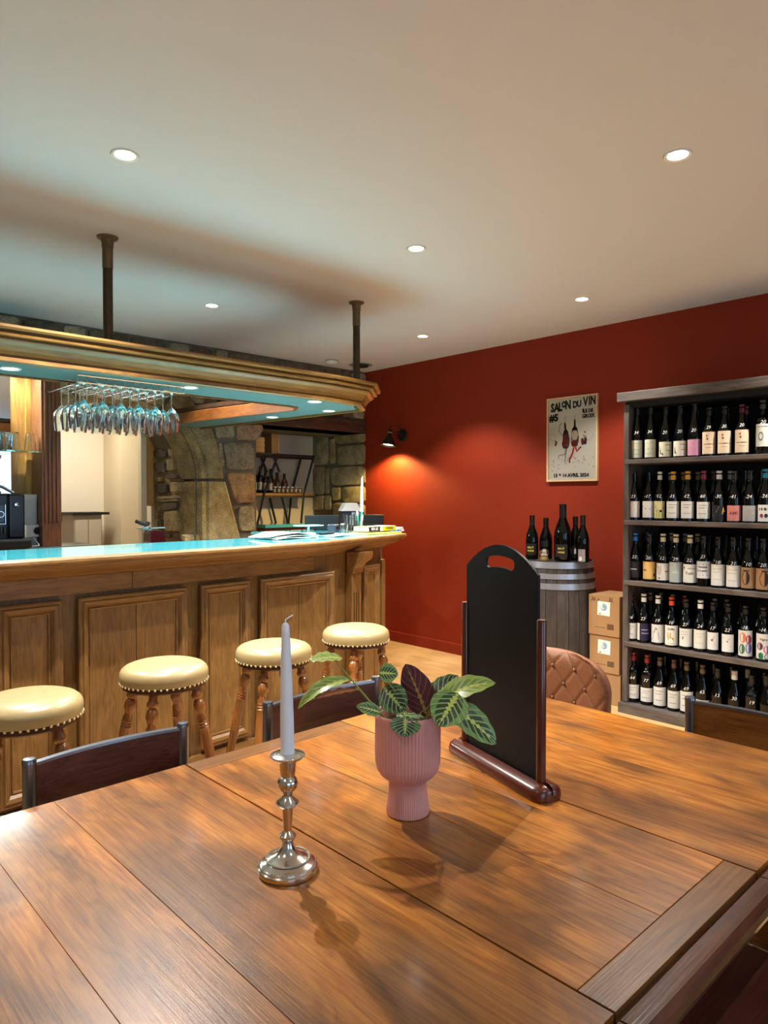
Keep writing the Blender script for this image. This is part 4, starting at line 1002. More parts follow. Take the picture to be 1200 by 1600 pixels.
# ================================================================= POSTER
PY0, PY1, PZ0, PZ1 = 3.074, 2.644, 1.484, 2.117
ps = thing('framed_poster', 'framed wine fair poster with two dancing bottles on the red wall', 'poster', (XR, (PY0+PY1)/2, (PZ0+PZ1)/2))
pw, ph_ = (PY0-PY1)/2, (PZ1-PZ0)/2
sweep('frame', [(-pw, -ph_), (pw, -ph_), (pw, ph_), (-pw, ph_)], [(0, -.022), (0, -.001), (-.012, -.001), (-.012, -.022)], M_frame, ps, closed=True, to3=lambda a, b, c: (c, -a, b))
box('print', (-.010, -pw+.01, -ph_+.01), (-.004, pw-.01, ph_-.01), M_poster, ps)
pf = lambda a, b: (-.0108, -a, b)     # a to the right as seen from the room
def pink_poly(name, pts, m, d=0.0): return mesh(name, [(-.0109-d, -a, b) for a, b in pts], [tuple(range(len(pts)))], m, ps)
sxp = pw/.5
def PP(u, v): return ((u-.5)*2*pw*.985, (.5-v)*2*ph_*.99)
def ptext(s, u, v, size, sx=1.0, rot=0, off=.0022): 
    a, b = PP(u, v); text_on('lettering', s, size, M_ink, ps, pf, at=(a, b), rot=rot, offset=off, sx=sx)
for ch, u, v, s in zip('SALON', (.10, .185, .26, .335, .42), (.115, .115, .11, .085, .095), (.088, .088, .088, .062, .088)): 
    a, b = PP(u, v); text_on('lettering', ch, s, M_ink, ps, lambda p, q, a=a: (-.0108, -(a+(p-a)*.72), q), at=(a, b), offset=.0042)
for ch, u, v, s in zip('DU', (.56, .64), (.10, .095), (.066, .066)):
    a, b = PP(u, v); text_on('lettering', ch, s, M_ink, ps, lambda p, q, a=a: (-.0108, -(a+(p-a)*.8), q), at=(a, b), offset=.0036)
for ch, u, v, s in zip('VIN', (.765, .84, .91), (.08, .075, .07), (.09, .088, .088)):
    a, b = PP(u, v); text_on('lettering', ch, s, M_ink, ps, lambda p, q, a=a: (-.0108, -(a+(p-a)*.66), q), at=(a, b), offset=.0042)
ptext('#5', .13, .235, .072, off=.004); ptext('\u00ceLE DE', .81, .185, .036, .85); ptext('GROIX', .82, .245, .038, .85); ptext('13 & 14 AVRIL 2024', .48, .935, .036)
M_wine = mat('poster_wine_red', '#7a1620', .4); M_dk = mat('poster_dark', '#2a2420', .4); M_rd = mat('poster_red', '#b51c22', .4); M_skin = mat('poster_cream', '#cbbda0', .4); M_gr = mat('poster_grey', '#5c564e', .4)
def blob(cx, cy, w, h, m, rot=0, d=0, top=1.0, name='drawing', n=20):
    pts = []
    for k in range(n):
        a = 2*PI*k/n; x_, y_ = w*math.copysign(abs(math.cos(a))**.7, math.cos(a)), h*math.copysign(abs(math.sin(a))**.7, math.sin(a))
        if y_ > 0: x_ *= top
        c, s = math.cos(rot), math.sin(rot); X_, Y_ = x_*c-y_*s, x_*s+y_*c; a0, b0 = PP(cx, cy); pts.append((a0+X_, b0+Y_))
    pink_poly(name, pts, m, d)
def pline(pts, r, m, d=.0): 
    q = [PP(*p) for p in pts]
    vs = []
    for i, p in enumerate(q):
        a = V(q[max(i-1, 0)]); b = V(q[min(i+1, len(q)-1)]); t_ = (b-a).normalized(); nn = V((-t_.y, t_.x))*r; vs += [(-.0110-d, -(p[0]+nn.x), p[1]+nn.y), (-.0110-d, -(p[0]-nn.x), p[1]-nn.y)]
    mesh('drawing', vs, [(2*i, 2*i+1, 2*i+3, 2*i+2) for i in range(len(q)-1)], m, ps)
blob(.375, .50, .034, .072, M_dk, 0, 0, .75); blob(.375, .515, .026, .05, M_wine, 0, .0002, .9); blob(.555, .475, .034, .075, M_dk, 0, 0, .8); blob(.555, .46, .024, .038, M_skin, 0, .0002); blob(.555, .555, .028, .026, M_wine, 0, .0003)
blob(.365, .36, .008, .04, M_dk, .1); blob(.555, .34, .008, .045, M_dk); 
for u in (.36, .555): pline([(u, .30), (u, .27), (u-.012, .25), (u+.012, .235), (u, .225)], .0012, M_gr)
pline([(.31, .46), (.24, .40), (.25, .33), (.29, .30)], .003, M_gr); pline([(.31, .46), (.245, .40), (.255, .335)], .0018, M_skin, .0002)
pline([(.45, .45), (.50, .53), (.55, .44), (.6, .5), (.63, .42)], .004, M_skin, .0004)
pline([(.38, .60), (.36, .68), (.25, .69), (.22, .72)], .003, M_gr); pline([(.40, .61), (.37, .70), (.36, .78)], .003, M_gr)
pline([(.54, .60), (.51, .68), (.45, .75)], .007, M_rd); pline([(.57, .60), (.60, .65), (.66, .61)], .007, M_rd); blob(.67, .605, .008, .006, M_dk, .6); blob(.455, .77, .006, .010, M_dk)
blob(.175, .545, .008, .020, M_wine, -.3); pline([(.15, .50), (.165, .525)], .0025, M_dk); blob(.71, .54, .012, .026, M_wine, .1); blob(.765, .535, .012, .026, M_dk, -.1); pline([(.73, .46), (.75, .50)], .003, M_dk); pline([(.775, .47), (.77, .50)], .003, M_dk); blob(.755, .43, .006, .006, M_wine)
pline([(.10, .50), (.03, .48), (.05, .44), (.14, .43)], .0007, M_gr); pline([(.64, .54), (.85, .52), (.93, .47), (.88, .43)], .0007, M_gr)
rp = random.Random(9)
for q in range(34):
    u = rp.uniform(.08, .92); v = rp.uniform(.70, .86); pts = [(u, v)]
    for s in range(4): pts.append((pts[-1][0]+rp.uniform(-.02, .025), pts[-1][1]+rp.uniform(-.013, .013)))
    pline(pts, .0011, M_gr)
mesh('glazing', [(-.0135, -a, b) for a, b in ((-pw+.012, -ph_+.012), (pw-.012, -ph_+.012), (pw-.012, ph_-.012), (-pw+.012, ph_-.012))], [(0, 1, 2, 3)], glass_mat('poster_glass', '#ffffff'), ps)

# ================================================================= BARREL, ITS BOTTLES, BOXES
bl = thing('wine_barrel', 'dark wine barrel with grey metal hoops by the red wall', 'barrel', (4.25, 2.748, 0))
def br_r(z): t_ = (z-.465)/.465; return .270-.034*t_*t_
ns = 22
for k in range(ns):
    a0, a1 = 2*PI*(k+.02)/ns, 2*PI*(k+.98)/ns; vs = []; zz = [.0+.93*i/14 for i in range(15)]
    for z in zz:
        r = br_r(z)
        for rr_, a in ((r, a0), (r+.002, (a0+a1)/2), (r, a1), (r-.018, a1), (r-.018, a0)): vs.append((rr_*math.cos(a), rr_*math.sin(a), z))
    fs = [(i*5+j, i*5+(j+1) % 5, (i+1)*5+(j+1) % 5, (i+1)*5+j) for i in range(14) for j in range(5)]+[(4, 3, 2, 1, 0), (70, 71, 72, 73, 74)]
    mesh('stave', vs, fs, M_stave, bl, False)
lathe('head', [(.0001, .905), (.222, .905)], M_stave, bl, 32, cap=False)
for z0, z1 in ((.885, .928), (.815, .850), (.745, .785), (.145, .185), (.08, .115), (.0, .045)):
    lathe('hoop', [(br_r(z0)+.002, z0), (br_r(z0)+.006, z0), (br_r(z1)+.006, z1), (br_r(z1)+.002, z1)], M_hoop, bl, 48, cap=False)
lathe('head_cover', [(.0001, .930), (.236, .930), (.236, .927)], mat('barrel_top', '#3a3633', .45, noise=.2, nscale=8), bl, 40, cap=False)

# bottle shapes: (height, radius, kind)
def bottle_prof(h, r, kind):
    if kind == 'burg': q = [(.0, .92), (.012, 1), (.45, 1), (.52, .97), (.60, .82), (.68, .58), (.75, .42), (.82, .37), (.93, .36), (.932, .42), (.96, .42), (.962, .36), (1, .36)]
    elif kind == 'bord': q = [(0, .94), (.012, 1), (.60, 1), (.64, .97), (.68, .82), (.71, .58), (.74, .42), (.80, .38), (.93, .37), (.932, .43), (.96, .43), (.962, .37), (1, .37)]
    elif kind == 'flute': q = [(0, .94), (.012, 1), (.40, 1), (.50, .93), (.62, .73), (.74, .50), (.84, .38), (.95, .37), (.952, .42), (.975, .42), (1, .37)]
    else: q = [(0, .92), (.02, 1), (.42, 1), (.50, .97), (.58, .86), (.66, .66), (.73, .48), (.80, .36), (.90, .33), (.902, .40), (.93, .40), (1, .37)]   # champ
    return [(r*b, h*a) for a, b in q]
BM = {}
def cyl_fn(r, d=.0006): return lambda a, z: (-(r+d)*math.cos(a/r), (r+d)*math.sin(a/r)*-1.0*-1.0, z)
def patch(name, r, w, z0, z1, m, parent, cx=0.0, n=9, d=.0005):
    "curved label w wide, centred on local -X; seen from -X its right is local -Y"
    key = ('p', round(r, 4), round(w, 4), round(z0, 4), round(z1, 4), m.name, round(cx, 4), d)
    if key in BM: return link(name, BM[key], parent)
    vs = []
    for i in range(n):
        s = cx-w/2+w*i/(n-1)
        for z in (z0, z1): a = s/r; vs.append((-(r+d)*math.cos(a), -(r+d)*math.sin(a), z))
    o = mesh(name, vs, [(2*i, 2*i+2, 2*i+3, 2*i+1) for i in range(n-1)], m, parent, True); BM[key] = o.data; return o
PC = {}
def cmat(h):
    if h not in PC: PC[h] = mat('print_'+h.lstrip('#'), h, .55)
    return PC[h]
def bottle(loc, h, r, kind, label, capc=None, lab=None, prints=(), price=None, rz=0.0, group=None, cat='bottle', caplen=.16, body=None, name='wine_bottle', pz=.56):
    if kind != 'champ': r = min(r, .0385)
    if len(label.split()) > 16: label = label.split(', marked')[0]
    while len(label.split()) > 16: label = label.replace(' with ', ', ', 1) if ' with ' in label else ' '.join(label.split()[1:])
    t = thing(name, label, cat, loc, rz, group)
    key = (kind, h, r); prof = bottle_prof(h, r, kind)
    if key not in BM:
        o = lathe('glass_body', prof, body or M_bottle, t, 24); BM[key] = o.data
    else: link('glass_body', BM[key], t)
    if capc:
        k2 = (kind, h, r, capc, caplen)
        if k2 not in BM:
            rc = r*.405 if kind != 'bord' else r*.42
            o = lathe('capsule', [(rc*1.02, h*(1-caplen)), (rc, h*(1-caplen*.6)), (rc, h*.965), (rc*1.03, h*.968), (rc*1.03, h+.0005), (rc*.9, h+.0015), (.0001, h+.0018)], mat('capsule_'+capc.lstrip('#'), capc, .35), t, 18, cap=False); BM[k2] = o.data
        else: link('capsule', BM[k2], t)
    if lab:
        lc_, z0, z1, w = lab; patch('paper_label', r, w*r, z0*h, z1*h, cmat(lc_), t)
        H_ = (z1-z0)*h
        by = {}
        for pr in prints: by.setdefault(pr[-1], []).append(pr)
        for c_, ls in by.items():
            vs, fs = [], []
            for pr in ls:
                if pr[0] == 'r':
                    _, u0, u1, v0, v1, _c = pr; pts_ = [(u0, v0), (u1, v0), (u1, v1), (u0, v1)]
                    nn = 5; b0 = len(vs)
                    for i in range(nn):
                        u = u0+(u1-u0)*i/(nn-1)
                        for v in (v0, v1): a = u*w/2; vs.append((-(r+.0009)*math.cos(a), -(r+.0009)*math.sin(a), z0*h+v*H_))
                    fs += [(b0+2*i, b0+2*i+2, b0+2*i+3, b0+2*i+1) for i in range(nn-1)]
                elif pr[0] == 'e':
                    _, u, v, ru, rv, _c = pr; b0 = len(vs); nn = 14
                    for k in range(nn):
                        a_ = 2*PI*k/nn; a = (u+ru*math.cos(a_))*w/2; vs.append((-(r+.0012)*math.cos(a), -(r+.0012)*math.sin(a), z0*h+(v+rv*math.sin(a_))*H_))
                    fs.append(tuple(range(b0, b0+nn)))
                elif pr[0] == 'p':
                    b0 = len(vs)
                    for u, v in pr[1]: a = u*w/2; vs.append((-(r+.0011)*math.cos(a), -(r+.0011)*math.sin(a), z0*h+v*H_))
                    fs.append(tuple(range(b0, len(vs))))
                elif pr[0] == 't':
                    _, s, u, v, sz, _c = pr; tv, tf = text_data(s, sz, 'CENTER', 0, .0003); b0 = len(vs)
                    for q in tv: a = u*w/2+q.x/r; vs.append((-(r+.0013)*math.cos(a), -(r+.0013)*math.sin(a), z0*h+v*H_+q.y))
                    fs += [tuple(i+b0 for i in f) for f in tf]
            lp = mesh('label_print', vs, fs, cmat(c_), t)
            if len(ls) > 1 or ls[0][0] == 't': lp['kind'] = 'stuff'
    if price:
        k3 = ('price', price, r, kind, h, pz)
        if k3 not in BM:
            tv, tf = text_data(price, .028, 'CENTER', .25, .0)
            def rad(z):
                for (r0, z0), (r1, z1) in zip(prof[:-1], prof[1:]):
                    if z0 <= z <= z1 and z1 > z0: return r0+(r1-r0)*(z-z0)/(z1-z0)
                return r
            vs = []
            for q in tv:
                z = pz*h+q.y; R_ = rad(z)+.0016; a = q.x/r-.1; vs.append((-R_*math.cos(a), -R_*math.sin(a), z))
            o = mesh('price_mark', vs, tf, M_chalk, t); BM[k3] = o.data
        else: link('price_mark', BM[k3], t)
    return t
L3 = (('r', -.6, .5, .75, .79, '#7d7a72'), ('r', -.6, .2, .60, .63, '#8a877f'), ('r', -.6, .4, .30, .325, '#9a968e'), ('r', -.6, .1, .18, .20, '#9a968e'))
GOLD = (('t', 'BRUT', .0, .66, .018, '#d8c34a'), ('t', 'WINE', .0, .36, .018, '#d8c34a'), ('r', -.9, -.78, .1, .95, '#6a665c'))
ZB = .9315
bottle((4.12, 2.87, ZB), .305, .0435, 'champ', 'left black sparkling bottle on the barrel with gold lettered label', '#0b0a0a', ('#14100d', .10, .36, 2.0), GOLD[:2], None, rz=.37, group='bottles standing on the barrel', caplen=.24)
bottle((4.20, 2.81, ZB), .288, .0455, 'champ', 'wide shouldered dark bottle on the barrel behind the snow globe', '#0b0a0a', ('#17151c', .3, .45, 1.2), (), None, rz=.37, group='bottles standing on the barrel', caplen=.24)
bottle((4.14, 2.635, ZB), .385, .0580, 'champ', 'tall magnum bottle in the middle of the barrel top', '#0b0a0a', ('#14100d', .08, .30, 1.5), GOLD[:2], None, rz=.37, group='bottles standing on the barrel', caplen=.24)
bottle((4.24, 2.60, ZB), .300, .0430, 'champ', 'dark bottle on the barrel behind the rightmost one, with small white mark', '#0b0a0a', ('#1a1415', .06, .34, 1.5), (('e', .2, .6, .2, .2, '#cfcfd6'), ('r', 0, .4, .35, .6, '#b9b4bb')), None, rz=.37, group='bottles standing on the barrel', caplen=.2)
bottle((4.16, 2.495, ZB), .312, .0430, 'champ', 'rightmost bottle on the barrel with torn black and white label', '#14100e', ('#8d8a88', .02, .28, 1.1), (('p', [(-.9, .9), (-.2, .95), (.2, .5), (-.3, .4)], '#221f20'), ('e', -.3, .25, .4, .2, '#d6d2cc')), None, rz=.37, group='bottles standing on the barrel', caplen=.2)
for p_ in ((4.12, 2.87), (4.14, 2.635)): pass
sn = thing('snow_globe', 'small snow globe with a red and white figure on the barrel', 'snow globe', (4.07, 2.735, ZB+.0005))
lathe('plinth', [(.030, 0), (.031, .004), (.026, .022), (.022, .026), (.0001, .026)], mat('olive_gold', '#7d6a2c', .4, metal=.3), sn, 20)
lathe('globe', [(.018, .024), (.028, .036), (.032, .05), (.028, .066), (.016, .078), (.0001, .082)], M_glass, sn, 20, cap=False)
lathe('figure', [(.0001, .026), (.016, .028), (.018, .038), (.010, .05), (.013, .056), (.008, .066), (.0001, .068)], mat('figurine_paint', '#d8c9b8', .5), sn, 14)
lathe('figure_hat', [(.014, .030), (.019, .036), (.014, .044)], mat('figurine_red', '#b3262a', .5), sn, 14, cap=False)

for i, (x0, y0, z0, h, sx_, lb) in enumerate(((4.22, 2.25, 0.0, .205, .10, 'bottom cardboard carton of the stack beside the shelf, mostly hidden'), (4.21, 2.255, .206, .245, .215, 'middle cardboard wine carton with moon sticker, lower of the two in view'), (4.20, 2.25, .452, .265, .222, 'top cardboard wine carton with handwriting and moon sticker'))):
    bx = thing('wine_carton', lb, 'box', (x0, y0, z0+.001), 0, 'cardboard cartons beside the bottle shelf')
    w = sx_ if i else .17
    box('carton_body', (0, 0, 0), (.27, w, h-.002), M_card, bx, bev=.002, seg=1)
    box('flap', (0.001, 0.001, h-.002), (.269, w*.5-.001, h-.0005), M_card, bx); box('flap', (.001, w*.5+.001, h-.002), (.269, w-.001, h-.0005), M_card, bx)
    if i:
        cf = lambda a, b, d=.0012: (-d, w/2-a, h/2+b)
        def quad(nm, a0, a1, b0, b1, m, d=.0012, r=0.0):
            cx, cy = (a0+a1)/2, (b0+b1)/2; c, s = math.cos(r), math.sin(r)
            pts = [(cx+(a-cx)*c-(b-cy)*s, cy+(a-cx)*s+(b-cy)*c) for a, b in ((a0, b0), (a1, b0), (a1, b1), (a0, b1))]
            return mesh(nm, [cf(a, b, d) for a, b in pts], [(0, 1, 2, 3)], m, bx)
        quad('sticker', -.045, .045, .0, .092, M_paper, .0012, -.03)
        def disc(nm, a, b, r, m, d):
            return mesh(nm, [cf(a+r*math.cos(2*PI*k/20), b+r*math.sin(2*PI*k/20), d) for k in range(20)], [tuple(range(20))], m, bx)
        disc('moon_print', .0, .055, .023, mat('sticker_blue', '#8ba9c9', .5), .0016); disc('moon_print', -.006, .058, .016, mat('sticker_pale', '#dfe4c8', .5), .0020)
        disc('moon_print', .003, .061, .012, mat('sticker_blue', '#8ba9c9', .5), .0023)
        quad('sticker_mark', -.035, -.02, .006, .014, mat('sticker_green', '#7f9a3a', .5), .0018)
        quad('printed_block', .025, .072, -h/2+.045, -h/2+.080, mat('barcode_brown', '#4c3421', .7), .0012)
        for q in range(5): quad('barcode_line', .030+.009*q, .033+.009*q, -h/2+.047, -h/2+.078, M_card_d, .0016)
        quad('printed_line', -.06, .01, -h/2+.052, -h/2+.054, mat('barcode_brown', '#4c3421', .7), .0012)
        if i == 2:
            text_on('handwriting', '36 x', .036, M_ink, bx, lambda a, b: cf(a, b, .0012), at=(-.065, h/2-.03), shear=.3); text_on('handwriting', '5L', .036, M_ink, bx, lambda a, b: cf(a, b, .0012), at=(.05, h/2-.025), shear=.3)
rb = thing('red_box', 'small red box wedged between cartons and shelf', 'box', (4.38, 2.2135, .0)); 
box('box_body', (0, 0, 0), (.12, .034, .19), mat('red_carton', '#7d1420', .5), rb, bev=.002); box('lid', (-.002, -.001, .165), (.122, .035, .2), mat('red_lid', '#b02a34', .5), rb, bev=.002)

# ================================================================= BOTTLE SHELF
SX = 4.135; SY = 2.20; SE = -.2
sh = thing('bottle_shelf', 'large grey stained wooden shelf unit full of wine bottles', 'shelf', (0, 0, 0))
box('top_slab', (SX-.015, SE, 1.965), (4.6, SY+.035, 2.022), M_shelf, sh, bev=.003)
box('upright', (SX+.01, SY-.035, .065), (4.59, SY, 1.945), M_shelf_v, sh, bev=.003); box('upright', (SX+.01, .95, .065), (4.59, .985, 1.945), M_shelf_v, sh, bev=.003)
box('upright', (SX+.01, SE, .065), (4.59, SE+.035, 1.945), M_shelf_v, sh, bev=.003)
box('top_rail', (SX+.03, SE, 1.93), (4.59, SY-.002, 1.965), M_shelf_b, sh)
LV = [1.600, 1.218, .838, .450, .062]
for z in LV[:-1]: box('shelf_board', (SX, SE+.03, z-.028), (4.58, SY-.012, z), M_shelf, sh, bev=.003)
box('base_plinth', (SX-.02, SE, 0), (4.59, SY+.012, .062), M_shelf, sh, bev=.003)
box('back_panel', (4.585, SE, .06), (4.60, SY, 1.96), M_shelf_b, sh)
ord_ = ['first', 'second', 'third', 'fourth', 'fifth', 'sixth', 'seventh', 'eighth', 'ninth', 'tenth', 'eleventh', 'twelfth']
rown = ['top shelf', 'second shelf', 'third shelf', 'fourth shelf', 'bottom shelf']
LI = lambda *a: tuple(a)
line_ = lambda c='#7d7a72': (('r', -.6, .5, .78, .81, c), ('r', -.6, .2, .62, .65, c), ('r', -.6, .4, .28, .31, c))
sk = (('r', -.8, .8, .80, .83, '#8b8a78'), ('p', [(-.8, .42), (-.2, .5), (.3, .46), (.8, .52), (.8, .48), (.2, .42), (-.3, .45), (-.8, .38)], '#4d4a3c'), ('r', -.6, .6, .2, .22, '#8b8a78'))
bird = (('p', [(-.75, .7), (-.55, .3), (-.4, .15), (-.7, .2)], '#3b1418'), ('p', [(-.35, .3), (-.15, .1), (-.4, .12)], '#1a1a1a'), ('r', -.0, .75, .75, .8, '#8f8c7c'), ('r', .1, .7, .4, .44, '#9c5c50'))
pers = (('e', -.25, .82, .12, .05, '#7a5a50'), ('e', -.2, .68, .12, .05, '#6a4a44'), ('r', -.7, .65, .42, .46, '#3a2c26'), ('r', -.4, .35, .28, .3, '#8a7468'))
swy = lambda c: (('p', [(-.9, .65), (-.4, .5), (.2, .5), (.8, .35), (.8, .42), (.2, .57), (-.4, .57), (-.9, .72)], c),)
